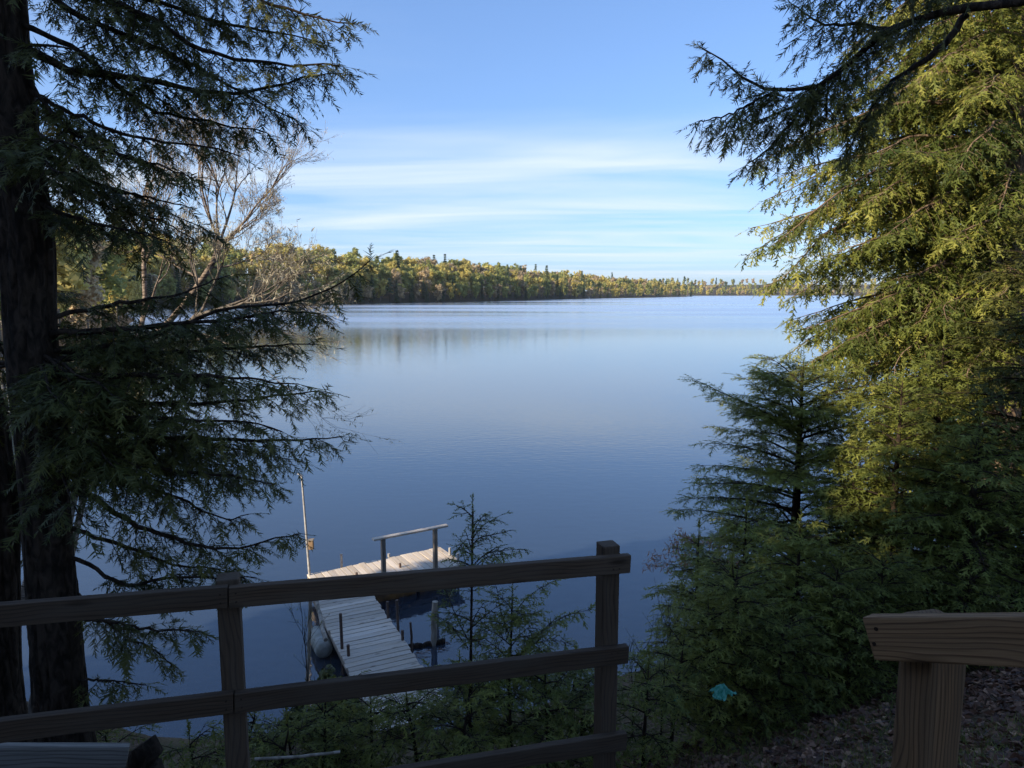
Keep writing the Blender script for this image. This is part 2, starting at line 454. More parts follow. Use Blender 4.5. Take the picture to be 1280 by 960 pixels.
def gz(x, y):
    return float(ground_z([(x, y)])[0])

def warp(n, lo, hi, mid, near):
    u = np.linspace(-1, 1, n)
    f = np.sinh(u * 4.2) / np.sinh(4.2)
    out = np.where(f < 0, mid + (mid - lo) * f, mid + (hi - mid) * f)
    return out

gx, gy = warp(240, -620, 640, 1.0, 1), warp(220, -420, 330, 5.0, 1)
GX, GY = np.meshgrid(gx, gy)
P2 = np.stack([GX.ravel(), GY.ravel()], -1)
mb = MB()
nx, ny = len(gx), len(gy)
ii = (np.arange(ny - 1)[:, None] * nx + np.arange(nx - 1)[None]).ravel()
mb.add(np.column_stack([P2, ground_z(P2)]), quads=np.stack([ii, ii + 1, ii + nx + 1, ii + nx], -1))

m, n, l, out = mat_new('forest_floor')
tc = n.new('ShaderNodeTexCoord')
n1 = n.new('ShaderNodeTexNoise'); n1.inputs['Scale'].default_value = 1.1; n1.inputs['Detail'].default_value = 6
n2 = n.new('ShaderNodeTexNoise'); n2.inputs['Scale'].default_value = 26; n2.inputs['Detail'].default_value = 8
l.new(tc.outputs['Object'], n1.inputs['Vector']); l.new(tc.outputs['Object'], n2.inputs['Vector'])
ra = ramp(n, [(0.30, (0.035, 0.022, 0.014)), (0.50, (0.090, 0.058, 0.036)), (0.72, (0.19, 0.125, 0.085))]); l.new(n2.outputs['Fac'], ra.inputs[0])
rb = ramp(n, [(0.42, (0, 0, 0)), (0.62, (1, 1, 1))]); l.new(n1.outputs['Fac'], rb.inputs[0])
mx = n.new('ShaderNodeMixRGB'); mx.inputs[2].default_value = (0.060, 0.066, 0.024, 1)
fm = n.new('ShaderNodeMath'); fm.operation = 'MULTIPLY'; fm.inputs[1].default_value = 0.5
l.new(rb.outputs[0], fm.inputs[0]); l.new(fm.outputs[0], mx.inputs[0]); l.new(ra.outputs[0], mx.inputs[1])
# under the water line: sand and silt
sp = n.new('ShaderNodeSeparateXYZ'); l.new(tc.outputs['Object'], sp.inputs[0])
mr = n.new('ShaderNodeMapRange'); mr.inputs['From Min'].default_value = 0.12; mr.inputs['From Max'].default_value = -0.05
l.new(sp.outputs['Z'], mr.inputs['Value'])
n4 = n.new('ShaderNodeTexNoise'); n4.inputs['Scale'].default_value = 0.9; n4.inputs['Detail'].default_value = 7
l.new(tc.outputs['Object'], n4.inputs['Vector'])
rs = ramp(n, [(0.35, (0.085, 0.052, 0.027)), (0.65, (0.19, 0.125, 0.072))]); l.new(n4.outputs['Fac'], rs.inputs[0])
mx2 = n.new('ShaderNodeMixRGB'); l.new(mr.outputs[0], mx2.inputs[0]); l.new(mx.outputs[0], mx2.inputs[1]); l.new(rs.outputs[0], mx2.inputs[2])
pb = n.new('ShaderNodeBsdfPrincipled'); pb.inputs['Roughness'].default_value = 0.95; pb.inputs['Specular IOR Level'].default_value = 0.1
l.new(mx2.outputs[0], pb.inputs['Base Color'])
bp = n.new('ShaderNodeBump'); bp.inputs['Strength'].default_value = 0.7; bp.inputs['Distance'].default_value = 0.04
l.new(n2.outputs['Fac'], bp.inputs['Height']); l.new(bp.outputs[0], pb.inputs['Normal'])
l.new(pb.outputs[0], out.inputs['Surface'])
M['ground'] = m
structure('ground', mb, M['ground'])

# ------------------------------------------------------------------ lake
m, n, l, out = mat_new('lake_water')
tc = n.new('ShaderNodeTexCoord')
def wnoise(sx, sy, scale, detail, rot=0.0, rough=0.5):
    mp = n.new('ShaderNodeMapping'); mp.inputs['Scale'].default_value = (sx, sy, 1); mp.inputs['Rotation'].default_value = (0, 0, rot)
    l.new(tc.outputs['Object'], mp.inputs[0])
    t = n.new('ShaderNodeTexNoise'); t.inputs['Scale'].default_value = scale; t.inputs['Detail'].default_value = detail; t.inputs['Roughness'].default_value = rough
    l.new(mp.outputs[0], t.inputs['Vector'])
    return t.outputs['Fac']
# breezes: long patches of ruffled water, mostly out beyond a hundred metres
patch = wnoise(0.0035, 0.016, 1.0, 3.0, R(-12))
spx = n.new('ShaderNodeSeparateXYZ'); l.new(tc.outputs['Object'], spx.inputs[0])
far = n.new('ShaderNodeMapRange'); far.interpolation_type = 'SMOOTHSTEP'
far.inputs['From Min'].default_value = 92; far.inputs['From Max'].default_value = 150
l.new(spx.outputs['Y'], far.inputs['Value'])
rp = ramp(n, [(0.36, (0.35, 0.35, 0.35)), (0.62, (1, 1, 1))]); l.new(patch, rp.inputs[0])
ruf = n.new('ShaderNodeMath'); ruf.operation = 'MULTIPLY'; l.new(far.outputs[0], ruf.inputs[0]); l.new(rp.outputs[0], ruf.inputs[1])
rip = wnoise(1.2, 2.4, 1.6, 3.0, R(-10))
swl = wnoise(0.10, 0.42, 1.0, 2.0, R(-8))
st = n.new('ShaderNodeMath'); st.operation = 'MULTIPLY_ADD'; st.inputs[1].default_value = 0.5; st.inputs[2].default_value = 0.13
l.new(ruf.outputs[0], st.inputs[0])
b1 = n.new('ShaderNodeBump'); b1.inputs['Distance'].default_value = 0.05
l.new(st.outputs[0], b1.inputs['Strength']); l.new(rip, b1.inputs['Height'])
b2 = n.new('ShaderNodeBump'); b2.inputs['Distance'].default_value = 0.05; b2.inputs['Strength'].default_value = 0.10
l.new(swl, b2.inputs['Height']); l.new(b1.outputs[0], b2.inputs['Normal'])
ro = n.new('ShaderNodeMath'); ro.operation = 'MULTIPLY_ADD'; ro.inputs[1].default_value = 0.34; ro.inputs[2].default_value = 0.02
l.new(ruf.outputs[0], ro.inputs[0])
gl = n.new('ShaderNodeBsdfGlossy'); gl.inputs['Color'].default_value = (1, 1, 1, 1)
l.new(ro.outputs[0], gl.inputs['Roughness']); l.new(b2.outputs[0], gl.inputs['Normal'])
tr = n.new('ShaderNodeBsdfTransparent'); tr.inputs['Color'].default_value = (0.85, 0.85, 0.80, 1)
fz = n.new('ShaderNodeFresnel'); fz.inputs['IOR'].default_value = 1.74
mxw = n.new('ShaderNodeMixShader'); l.new(fz.outputs[0], mxw.inputs[0]); df = n.new('ShaderNodeBsdfDiffuse'); df.inputs['Color'].default_value = (0.075, 0.108, 0.165, 1)   # light scattered back by the water itself
mxd = n.new('ShaderNodeMixShader'); mxd.inputs[0].default_value = 0.30; l.new(tr.outputs[0], mxd.inputs[1]); l.new(df.outputs[0], mxd.inputs[2])
l.new(mxd.outputs[0], mxw.inputs[1]); l.new(gl.outputs[0], mxw.inputs[2])
l.new(mxw.outputs[0], out.inputs['Surface'])
va = n.new('ShaderNodeVolumeAbsorption'); va.inputs['Color'].default_value = (0.70, 0.74, 0.72, 1); va.inputs['Density'].default_value = 1.1
l.new(va.outputs[0], out.inputs['Volume'])
M['water'] = m
mb = MB()
X0, X1, Y0, Y1, ZB = -2500, 7000, -700, 7000, -14.0
cv = np.array([(X0, Y0, 0), (X1, Y0, 0), (X1, Y1, 0), (X0, Y1, 0), (X0, Y0, ZB), (X1, Y0, ZB), (X1, Y1, ZB), (X0, Y1, ZB)], float)
mb.add(cv, quads=[(0, 1, 2, 3), (7, 6, 5, 4), (0, 4, 5, 1), (1, 5, 6, 2), (2, 6, 7, 3), (3, 7, 4, 0)])
structure('lake', mb, M['water'], smooth=False)
mb = MB()
mb.add([(X0, Y0, ZB + 1), (X1, Y0, ZB + 1), (X1, Y1, ZB + 1), (X0, Y1, ZB + 1)], quads=[(0, 1, 2, 3)])
structure('lake_bed', mb, plain_mat('lake_silt', (0.10, 0.075, 0.05), rough=0.95, scale=0.05), smooth=False)

# ------------------------------------------------------------------ far land
def px_shore(rows):
    out = []
    for px, dy in rows:
        Y = CAMZ * F_PX / dy
        out.append(((px - 640) / F_PX * Y, Y))
    return np.array(out)
FAR = px_shore([(150, 23.5), (260, 18.5), (350, 16.0), (440, 14.0), (520, 12.3), (600, 10.8), (660, 9.3), (720, 7.6), (780, 6.2), (830, 5.2), (866, 4.6)])
FAR2 = px_shore([(760, 3.6), (860, 3.5), (915, 3.45), (960, 3.3), (1010, 3.2), (1100, 3.3), (1250, 3.5), (1400, 4.0)])

def hill(name, line, depth, heights, mat, n_across=14):
    """land rising behind a shoreline"""
    a = np.concatenate([[line[0]], line, [line[-1]]])
    t = nrm(np.gradient(line, axis=0)); nn = np.stack([-t[:, 1], t[:, 0]], -1)
    m_ = 60
    s = np.linspace(0, len(line) - 1, m_)
    L = np.stack([np.interp(s, np.arange(len(line)), line[:, k]) for k in (0, 1)], -1)
    N = nrm(np.stack([np.interp(s, np.arange(len(line)), nn[:, k]) for k in (0, 1)], -1))
    k = np.linspace(0, 1, n_across)
    hh = np.interp(s / (len(line) - 1), np.linspace(0, 1, len(heights)), heights)
    V = np.zeros((m_, n_across, 3))
    V[..., :2] = L[:, None] + N[:, None] * (k[None, :, None] * depth - 3)
    V[..., 2] = -1.0 + 1.6 * np.clip(k * depth / 6, 0, 1)[None] + hh[:, None] * np.sin(np.clip(k / 0.7, 0, 1) * math.pi / 2)[None]
    V[..., 2] += (vnoise(V[..., :2].reshape(-1, 2), 40, 5).reshape(m_, n_across)) * 2.0 * k[None]
    mb = MB()
    i = (np.arange(m_ - 1)[:, None] * n_across + np.arange(n_across - 1)[None]).ravel()
    mb.add(V.reshape(-1, 3), quads=np.stack([i, i + n_across, i + n_across + 1, i + 1], -1))
    structure(name, mb, mat)
    def z_at(si, d):
        h = np.interp(si / (len(line) - 1), np.linspace(0, 1, len(heights)), heights)
        kk = (d + 3) / depth
        return -1.0 + 1.6 * min(1, kk * depth / 6) + h * math.sin(min(1, kk / 0.7) * math.pi / 2)
    def p_at(si, d):
        q = np.array([np.interp(si, np.arange(len(line)), line[:, c]) for c in (0, 1)])
        w = nrm(np.array([np.interp(si, np.arange(len(line)), nn[:, c]) for c in (0, 1)]))
        q = q + w * d
        return np.array([q[0], q[1], z_at(si, d)])
    return p_at
M['far_ground'] = plain_mat('far_forest_floor', (0.085, 0.060, 0.038), (0.045, 0.045, 0.022), rough=0.95, scale=0.06, bump=0.0)
far_at = hill('far_shore', FAR, 150, [13, 14, 14, 14, 13, 13, 12, 12, 10, 6, 2], M['far_ground'])
far2_at = hill('far_hills', FAR2, 500, [22, 24, 26, 28, 30, 30, 32, 30], M['far_ground'])

# ------------------------------------------------------------------ trees: generators
Z = np.array([0, 0, 1.0])
def resample(pts, m=24):
    pts = np.asarray(pts, float)
    if len(pts) == 2: pts = np.array([pts[0], (pts[0] + pts[1]) / 2, pts[1]])
    # Catmull-Rom through the points
    q = np.concatenate([[2 * pts[0] - pts[1]], pts, [2 * pts[-1] - pts[-2]]])
    out = []
    for i in range(len(pts) - 1):
        p0, p1, p2, p3 = q[i:i + 4]
        t = np.linspace(0, 1, 12, endpoint=False)[:, None]
        out.append(0.5 * (2 * p1 + (p2 - p0) * t + (2 * p0 - 5 * p1 + 4 * p2 - p3) * t ** 2 + (3 * p1 - p0 - 3 * p2 + p3) * t ** 3))
    out = np.concatenate(out + [pts[-1:]])
    s = np.concatenate([[0], np.cumsum(np.linalg.norm(np.diff(out, axis=0), axis=1))])
    u = np.linspace(0, s[-1], m)
    return np.stack([np.interp(u, s, out[:, k]) for k in range(3)], -1)

def spray_template(nside, seed, w):
    """a flat spray of needle-bearing twiglets, one unit long: x along, y across, z up, and a tone shift"""
    rg_ = np.random.default_rng(seed); out = []
    def blade(b, e, ln, ww, tn):
        e = np.array(e) / np.linalg.norm(e); n_ = np.array([-e[1], e[0], rg_.normal(0, .35)])
        for q in (b - n_ * ww, b + e * ln, b + n_ * ww + e * ww): out.append([*q, tn])
    for i in range(nside):
        x = 0.06 + 0.84 * (i + rg_.uniform(0, .6)) / nside
        sd = 1 if rg_.random() < (.8 if i % 2 else .2) else -1
        a = math.radians(rg_.uniform(20, 72)); ln = (0.50 - 0.32 * x) * rg_.uniform(.35, 1.3)
        blade(np.array([x, 0, -.12 * x * x]), [math.cos(a), sd * math.sin(a), rg_.uniform(-.4, .15)], ln, w * rg_.uniform(.8, 1.2), rg_.normal(0, .10))
    blade(np.array([0, 0, 0.]), [1, .03, -.05], .6, w * .6, -.05)
    blade(np.array([.45, 0, -.03]), [1, -.05, -.2], .58, w * .8, .08)
    return np.array(out)
SPRAY = {'near': [spray_template(17, 40 + k, .027) for k in range(6)], 'mid': [spray_template(8, 60 + k, .055) for k in range(6)], 'far': [spray_template(4, 80 + k, .11) for k in range(6)]}

def wiggle(path, amt):
    """boughs never run straight: slow bends that grow towards the tip"""
    P = resample(path, 40); u_ = np.linspace(0, 1, 40)[:, None]; Lp = np.linalg.norm(P[-1] - P[0])
    return P + Lp * amt * np.sqrt(u_) * ((np.sin(u_ * rng.uniform(5, 9) + rng.uniform(0, 6)) * rng.normal(0, 1, 3) + np.sin(u_ * rng.uniform(10, 18) + rng.uniform(0, 6)) * .55 * rng.normal(0, 1, 3)) * np.minimum(1, u_ * 4)) * np.array([1, 1, .7])

class Leafage:
    def __init__(self): self.tw, self.st = [], []
    def bough(self, path, bl=0.6, bl_step=0.07, tw_step=0.035, tw_len=0.11, droop=0.3, start=0.15, ang=58, roll=0.25, tone=0.5, up=Z, tw_droop=0.35, gap=0.12, end_env=0.14):
        P = resample(path, 40)
        seg = np.linalg.norm(np.diff(P, axis=0), axis=1); S = np.concatenate([[0], np.cumsum(seg)]); L = S[-1]
        s = np.arange(start * L, L, bl_step); s = np.repeat(s, 2) + rng.uniform(-.5, .5, 2 * len(s)) * bl_step
        s = np.clip(s, 0, L * 0.999)
        s = s[rng.random(len(s)) > gap]
        side = np.where(np.arange(len(s)) % 2 == 0, 1.0, -1.0)
        p = np.stack([np.interp(s, S, P[:, k]) for k in range(3)], -1)
        T0 = nrm(np.gradient(P, axis=0)); T = nrm(np.stack([np.interp(s, S, T0[:, k]) for k in range(3)], -1))
        SD = nrm(np.cross(T, np.broadcast_to(up, T.shape))); UP = np.cross(SD, T)
        rl = rng.normal(0, roll, len(s))
        SD2 = SD * np.cos(rl)[:, None] + UP * np.sin(rl)[:, None]
        sp = np.clip((s / L - start) / (1 - start), 0, 1)
        env = np.minimum(1, sp / 0.22 + 0.35) * ((1 - sp ** 1.4) * (1 - end_env) + end_env)
        l_ = bl * env * rng.uniform(0.55, 1.2, len(s))
        an = np.radians(ang + rng.normal(0, 9, len(s)))
        D = nrm(T * np.cos(an)[:, None] + SD2 * (side * np.sin(an))[:, None] - Z * (droop * rng.uniform(0.2, 1.2, len(s)))[:, None])
        dr = droop * rng.uniform(0.2, 0.9, len(s))
        # terminal shoot
        p = np.concatenate([p, P[-2:-1]]); D = np.concatenate([D, nrm(P[-1:] - P[-3:-2])]); l_ = np.concatenate([l_, [bl * end_env * 1.6]]); dr = np.concatenate([dr, [0.1]])
        mid = p + D * (l_ * 0.5)[:, None] - Z * (dr * l_ * 0.25)[:, None]
        end = p + D * l_[:, None] - Z * (dr * l_)[:, None]
        self.st.append((p, mid, 0.0035 + 0.004 * l_, 0.0028 + 0 * l_)); self.st.append((mid, end, 0.0028 + 0 * l_, 0.001 + 0 * l_))
        nt = int(l_.max() / tw_step) + 1
        j = np.arange(nt)[None, :, None]
        t = (j + 0.6 + rng.uniform(-.4, .4, (len(p), nt, 2))) * tw_step / np.maximum(l_, 1e-3)[:, None, None]
        b, _, sd = np.nonzero((t < 1.0) & (rng.random(t.shape) > gap * 0.7))
        tt = t[(t < 1.0)] if False else t[b, _, sd]
        pos = p[b] + D[b] * (l_[b] * tt)[:, None] - Z * (dr[b] * l_[b] * tt ** 2)[:, None]
        Tb = nrm(D[b] - Z * (2 * dr[b] * tt)[:, None])
        Nn = nrm(np.broadcast_to(up, Tb.shape) + rng.normal(0, 0.35, Tb.shape))
        Sb = nrm(np.cross(Tb, Nn))
        a2 = np.radians(52 + rng.normal(0, 12, len(b)))
        sg = np.where(sd == 0, 1.0, -1.0)
        d2 = nrm(Tb * np.cos(a2)[:, None] + Sb * (sg * np.sin(a2))[:, None] - Z * (tw_droop * rng.uniform(0, 1, len(b)))[:, None])
        ln = tw_len * (1 - 0.5 * tt) * rng.uniform(0.55, 1.25, len(b))
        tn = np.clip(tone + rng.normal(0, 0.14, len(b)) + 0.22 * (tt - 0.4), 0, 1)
        self.tw.append((pos, d2, Nn, ln, tn))
        # tips
        Te = nrm(D - Z * (2 * dr)[:, None]); Ne = nrm(np.broadcast_to(up, Te.shape) + rng.normal(0, 0.3, Te.shape))
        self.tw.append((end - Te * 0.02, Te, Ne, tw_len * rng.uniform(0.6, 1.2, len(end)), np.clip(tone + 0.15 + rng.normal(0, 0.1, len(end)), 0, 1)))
    def expand(self, mb, lod='near', wid=1.0):
        P, D, N, L, tone = (np.concatenate([a[k] for a in self.tw]) for k in range(5))
        S = nrm(np.cross(D, N)); N2 = np.cross(S, D)
        which = rng.integers(0, 6, len(P))
        for k in range(6):
            T = SPRAY[lod][k]; q = which == k
            if not q.any(): continue
            Lq = L[q][:, None, None]
            v = P[q][:, None] + Lq * (T[None, :, 0:1] * D[q][:, None] + wid * T[None, :, 1:2] * S[q][:, None] + T[None, :, 2:3] * N2[q][:, None])
            n_ = int(q.sum())
            mb.soup(v.reshape(-1, 3), np.clip(np.repeat(tone[q], len(T)) + np.tile(T[:, 3], n_), 0, 1))
    def wood(self, mb):
        for a, b, r0, r1 in self.st: mb.sticks(a, b, r0, r1)

def limb_mesh(name, path, r0, r1, seg=7, origin=(0, 0, 0)):
    P = resample(path, 22); mb = MB()
    P[1:-1] += rng.normal(0, 0.006, P[1:-1].shape)
    mb.tube(P, np.linspace(r0, r1, 22) ** 1.0, seg, wob=0.05)
    return mb.mesh(name, True, origin)

def trunk_mesh(name, pts, radii, seg=16, origin=(0, 0, 0), wob=0.03, m=40):
    P = resample(pts, m); mb = MB()
    u = np.linspace(0, 1, len(radii))
    r = np.interp(np.linspace(0, 1, m), u, radii)
    mb.tube(P, r, seg, wob=wob)
    return mb.mesh(name, True, origin)

def furrowed_trunk(name, pts, radii, origin, seed):
    """an old conifer's bole: long broken ridges of bark with furrows between them"""
    m, seg = 190, 96
    P = resample(pts, m); u = np.linspace(0, 1, m)
    s_ = np.concatenate([[0], np.cumsum(np.linalg.norm(np.diff(np.asarray(pts), axis=0), axis=1))])
    r = np.interp(u, s_ / s_[-1], radii)
    th = np.arange(seg) * 2 * math.pi / seg
    T = nrm(np.gradient(P, axis=0)); A = nrm(np.cross(T, np.array([0, 1.0, 0]))); B = np.cross(T, A)
    U, H_ = np.meshgrid(th / (2 * math.pi) * 24, u * s_[-1] * 2.6)
    Q = np.stack([U.ravel(), H_.ravel()], -1)
    wv = np.stack([Q[:, 0] + 1.6 * vnoise(Q * np.array([.4, .8]), 1.0, seed), Q[:, 1]], -1)
    ridge = np.abs(vnoise(wv * np.array([1, .42]), 1.0, seed + 1)) * 2
    plate = vnoise(wv * np.array([1.6, 1.7]), 1.0, seed + 2)
    lump = vnoise(Q * np.array([.16, .25]), 1.0, seed + 3)
    h = (np.clip(ridge, 0, .38) / .38 - .5) * .030 + plate * .012 + lump * .03
    rr = r[:, None] * (1 + 0 * U) + h.reshape(m, seg)
    v = P[:, None] + rr[..., None] * (np.cos(th)[None, :, None] * A[:, None] + np.sin(th)[None, :, None] * B[:, None])
    i = np.arange(m - 1)[:, None] * seg; j = np.arange(seg)[None]; k = (j + 1) % seg
    mb = MB(); mb.add(v.reshape(-1, 3), quads=np.stack([i + j, i + k, i + seg + k, i + seg + j], -1).reshape(-1, 4))
    return mb.mesh(name, True, origin)

def conifer_paths(base, H, spread, first=0.12, whorl=0.22, per=4, rise=0.15, sag=0.35, taper=1.0, az0=None, bow=None):
    """boughs of a free-standing conifer"""
    out = []; h = first * H; a = rng.uniform(0, 6.28)
    while h < H * 0.96:
        k = 1 - h / H
        for i in range(per):
            a += 2.4 + rng.uniform(-.3, .3)
            ln = spread * (k ** taper) * rng.uniform(0.75, 1.15) + 0.05
            if h < 0.25 * H: ln *= 0.75 + h / H
            d = np.array([math.cos(a), math.sin(a), 0])
            o = np.array(base) + Z * (h + rng.uniform(-.4, .4) * whorl)
            rs = rise + 0.5 * (h / H) ** 2
            t = np.array([0, 0.35, 0.7, 1.0])[:, None]
            out.append((o + d * ln * t + Z * ln * (rs * t - sag * t ** 2), ln))
        h += whorl * (0.6 + 0.6 * k)
    return out

def build_conifer(name, label, cat, base, H, r, spread, mat, group=None, lean=(0, 0), bark=None, whorl=0.22, per=4, rise=0.15, sag=0.35, first=0.12,
                  bl=0.4, bl_step=0.06, tw_step=0.035, tw_len=0.09, lod='mid', wid=1.0, droop=0.15, taper=1.0, tone=0.5, limbs=False, extra=(), keep=None, start=0.15):
    base = np.asarray(base, float)
    root = thing(name, base, label, cat, group)
    top = base + np.array([lean[0], lean[1], H])
    new_obj('trunk', trunk_mesh('trunk', [base - Z * 0.25, base + (top - base) * 0.35, top], [r * 1.25, r, 0.006], 9, base, 0.04, 24), bark or M['bark_dark'], root)
    lf = Leafage(); wood = MB()
    for path, ln in conifer_paths(base, H, spread, first, whorl, per, rise, sag, taper):
        path = path + np.array([lean[0], lean[1], 0]) * ((path[0, 2] - base[2]) / H)
        if keep is not None and not keep(path): continue
        P = resample(path, 10); wood.tube(P, np.linspace(min(0.006 + 0.011 * ln, r * .5), 0.0015, 10), 4, cap=False)
        lf.bough(path, bl=min(bl, 0.12 + ln * 0.42), bl_step=bl_step, tw_step=tw_step, tw_len=tw_len, droop=droop, tone=tone + rng.normal(0, 0.08), start=start)
    for path in extra:
        P = resample(path, 10); wood.tube(P, np.linspace(min(0.02, r * .45), 0.0015, 10), 4, cap=False)
        lf.bough(path, bl=bl, bl_step=bl_step, tw_step=tw_step, tw_len=tw_len, droop=droop, tone=tone)
    lead = [top - Z * min(0.5, H * 0.15), top + Z * 0.12]
    lf.bough(lead, bl=0.10, bl_step=bl_step, tw_step=tw_step, tw_len=tw_len * 0.7, droop=-0.3, start=0.0)
    mb = MB(); lf.expand(mb, lod, wid)
    new_obj('crown', mb.mesh('crown', False, base), mat, root, 'stuff')
    lf.wood(wood)
    new_obj('branchwork', wood.mesh('branchwork', True, base), bark or M['bark_dark'], root, 'stuff')
    return root

# ------------------------------------------------------------------ the hemlock on the bank, left of the view
def guided(pxs, y0, y1):
    k = len(pxs)
    return np.array([at(x, y, y0 + (y1 - y0) * i / (k - 1)) for i, (x, y) in enumerate(pxs)])

HY = 5.0
hb = at(76, 905, HY); hb[2] = gz(hb[0], hb[1])
root = thing('hemlock_tree', hb, 'big dark hemlock with a thick leaning trunk behind the long rail', 'tree')
tp = [at(80, 960, HY), at(76, 890, HY), at(58, 640, HY), at(49, 540, HY), at(38, 400, HY), at(34, 300, HY), at(21, 200, HY), at(11, 100, HY), at(2, 0, HY), at(-30, -300, HY)]
tp[0] = np.array([tp[1][0] + 0.03, tp[1][1], hb[2] - 0.3])
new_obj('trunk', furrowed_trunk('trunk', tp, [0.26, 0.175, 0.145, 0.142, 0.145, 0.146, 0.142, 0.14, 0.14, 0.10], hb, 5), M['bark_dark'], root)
def trunk_pt(py):
    ys = [-300, 0, 100, 200, 300, 400, 640, 890]; xs = [-30, 2, 11, 21, 34, 38, 58, 76]
    return at(np.interp(py, ys, xs), py, HY)
guides = [  # pixel polylines from the trunk outwards, tip depth
    ([(34, 62), (94, 88), (169, 96), (232, 109), (300, 116), (372, 98), (418, 92)], 5.0, 0.030, .58),
    ([(60, -60), (135, 0), (187, 22), (244, 56), (285, 69), (345, 77), (424, 82)], 4.8, 0.028, .58),
    ([(20, -130), (150, -60), (260, -20), (350, 5), (443, 18)], 4.7, 0.028, .6),
    ([(20, -100), (120, -30), (240, 15), (330, 40), (400, 55)], 5.5, 0.026, .5),
    ([(20, -40), (100, 20), (200, 60), (290, 110), (372, 150)], 5.4, 0.024, .5),
    ([(22, 30), (90, 60), (180, 130), (260, 150), (335, 168)], 5.3, 0.022, .40),
    ([(30, 110), (100, 145), (180, 178), (250, 185), (300, 196)], 4.8, 0.018, .32),
    ([(28, 90), (80, 160), (140, 190), (200, 205), (240, 222)], 4.6, 0.016, .36),
    ([(34, 180), (90, 210), (140, 235), (190, 250), (232, 262)], 5.2, 0.018, .38),
    ([(36, 210), (90, 240), (150, 262), (200, 278), (236, 296)], 5.7, 0.018, .36),
    ([(38, 250), (80, 268), (130, 280), (170, 292), (205, 300)], 4.6, 0.018, .45),
    ([(46, 440), (130, 432), (225, 412), (285, 390), (356, 379), (412, 352), (455, 322)], 5.3, 0.020, .50),
    ([(44, 400), (120, 385), (200, 370), (250, 358), (292, 345)], 5.9, 0.020, .5),
    ([(44, 420), (130, 412), (230, 405), (320, 395), (402, 392)], 5.1, 0.026, .6),
    ([(46, 450), (130, 445), (230, 440), (310, 436), (388, 428)], 5.6, 0.026, .6),
    ([(48, 470), (140, 470), (240, 470), (320, 474), (368, 480)], 4.7, 0.026, .55),
    ([(50, 490), (120, 498), (200, 502), (300, 500), (410, 492)], 5.2, 0.026, .55),
    ([(52, 515), (120, 522), (210, 524), (300, 526), (352, 540)], 4.6, 0.024, .5),
    ([(54, 548), (120, 553), (210, 552), (310, 552), (428, 540)], 5.0, 0.028, .5),
    ([(54, 560), (140, 575), (230, 590), (300, 596), (345, 606)], 4.7, 0.022, .48),
    ([(56, 600), (110, 620), (180, 660), (280, 684), (374, 668)], 4.9, 0.024, .36),
    ([(58, 575), (120, 590), (210, 620), (270, 645), (312, 640)], 5.5, 0.022, .45),
    ([(62, 690), (110, 705), (160, 730), (220, 722), (318, 722)], 4.9, 0.018, .28),
    ([(60, 650), (110, 668), (170, 690), (230, 705), (290, 712)], 5.4, 0.020, .32),
    ([(66, 760), (100, 772), (150, 780), (200, 786), (248, 790)], 4.8, 0.016, .26),
    ([(70, 850), (100, 850), (130, 850), (182, 856)], 4.9, 0.012, .13),
    ([(62, 700), (100, 745), (150, 790), (190, 812), (215, 830)], 5.2, 0.014, .2),
]
lf = Leafage(); wood = MB()
for k, (pp, yt, r0, bl) in enumerate(guides):
    P = wiggle(guided(pp, HY, yt), .012)
    new_obj('limb', limb_mesh('limb', P, r0, 0.004, 7, hb), M['bark_dark'], root)
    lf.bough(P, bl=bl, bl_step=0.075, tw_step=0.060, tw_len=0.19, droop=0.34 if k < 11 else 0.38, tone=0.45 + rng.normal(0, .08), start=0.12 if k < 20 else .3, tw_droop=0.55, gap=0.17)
# boughs towards and away from the eye, and to the left of the trunk
for k in range(44):
    py = rng.choice([rng.uniform(-260, 270), rng.uniform(405, 600), rng.uniform(410, 570)])
    o = trunk_pt(py)
    a = rng.choice([rng.uniform(0.35, 1.5), rng.uniform(1.5, 3.6), rng.uniform(-0.9, -0.3)])
    ln = rng.uniform(0.9, 1.9)
    if a < 0: ln *= 0.6
    d = np.array([math.cos(a), math.sin(a), 0]); t = np.array([0, .35, .7, 1])[:, None]
    P = wiggle(o + d * ln * t + Z * ln * (rng.uniform(-.1, .15) * t - 0.25 * t ** 2), .03)
    wood.tube(resample(P, 12), np.linspace(0.018, 0.003, 12), 5, cap=False)
    lf.bough(P, bl=0.48, bl_step=0.085, tw_step=0.065, tw_len=0.20, droop=0.4, tone=0.4 + rng.normal(0, .08), start=0.25, tw_droop=0.5, gap=0.28)
mb = MB(); lf.expand(mb, 'near')
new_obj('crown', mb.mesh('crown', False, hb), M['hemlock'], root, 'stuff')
lf.wood(wood); new_obj('branchwork', wood.mesh('branchwork', True, hb), M['bark_dark'], root, 'stuff')

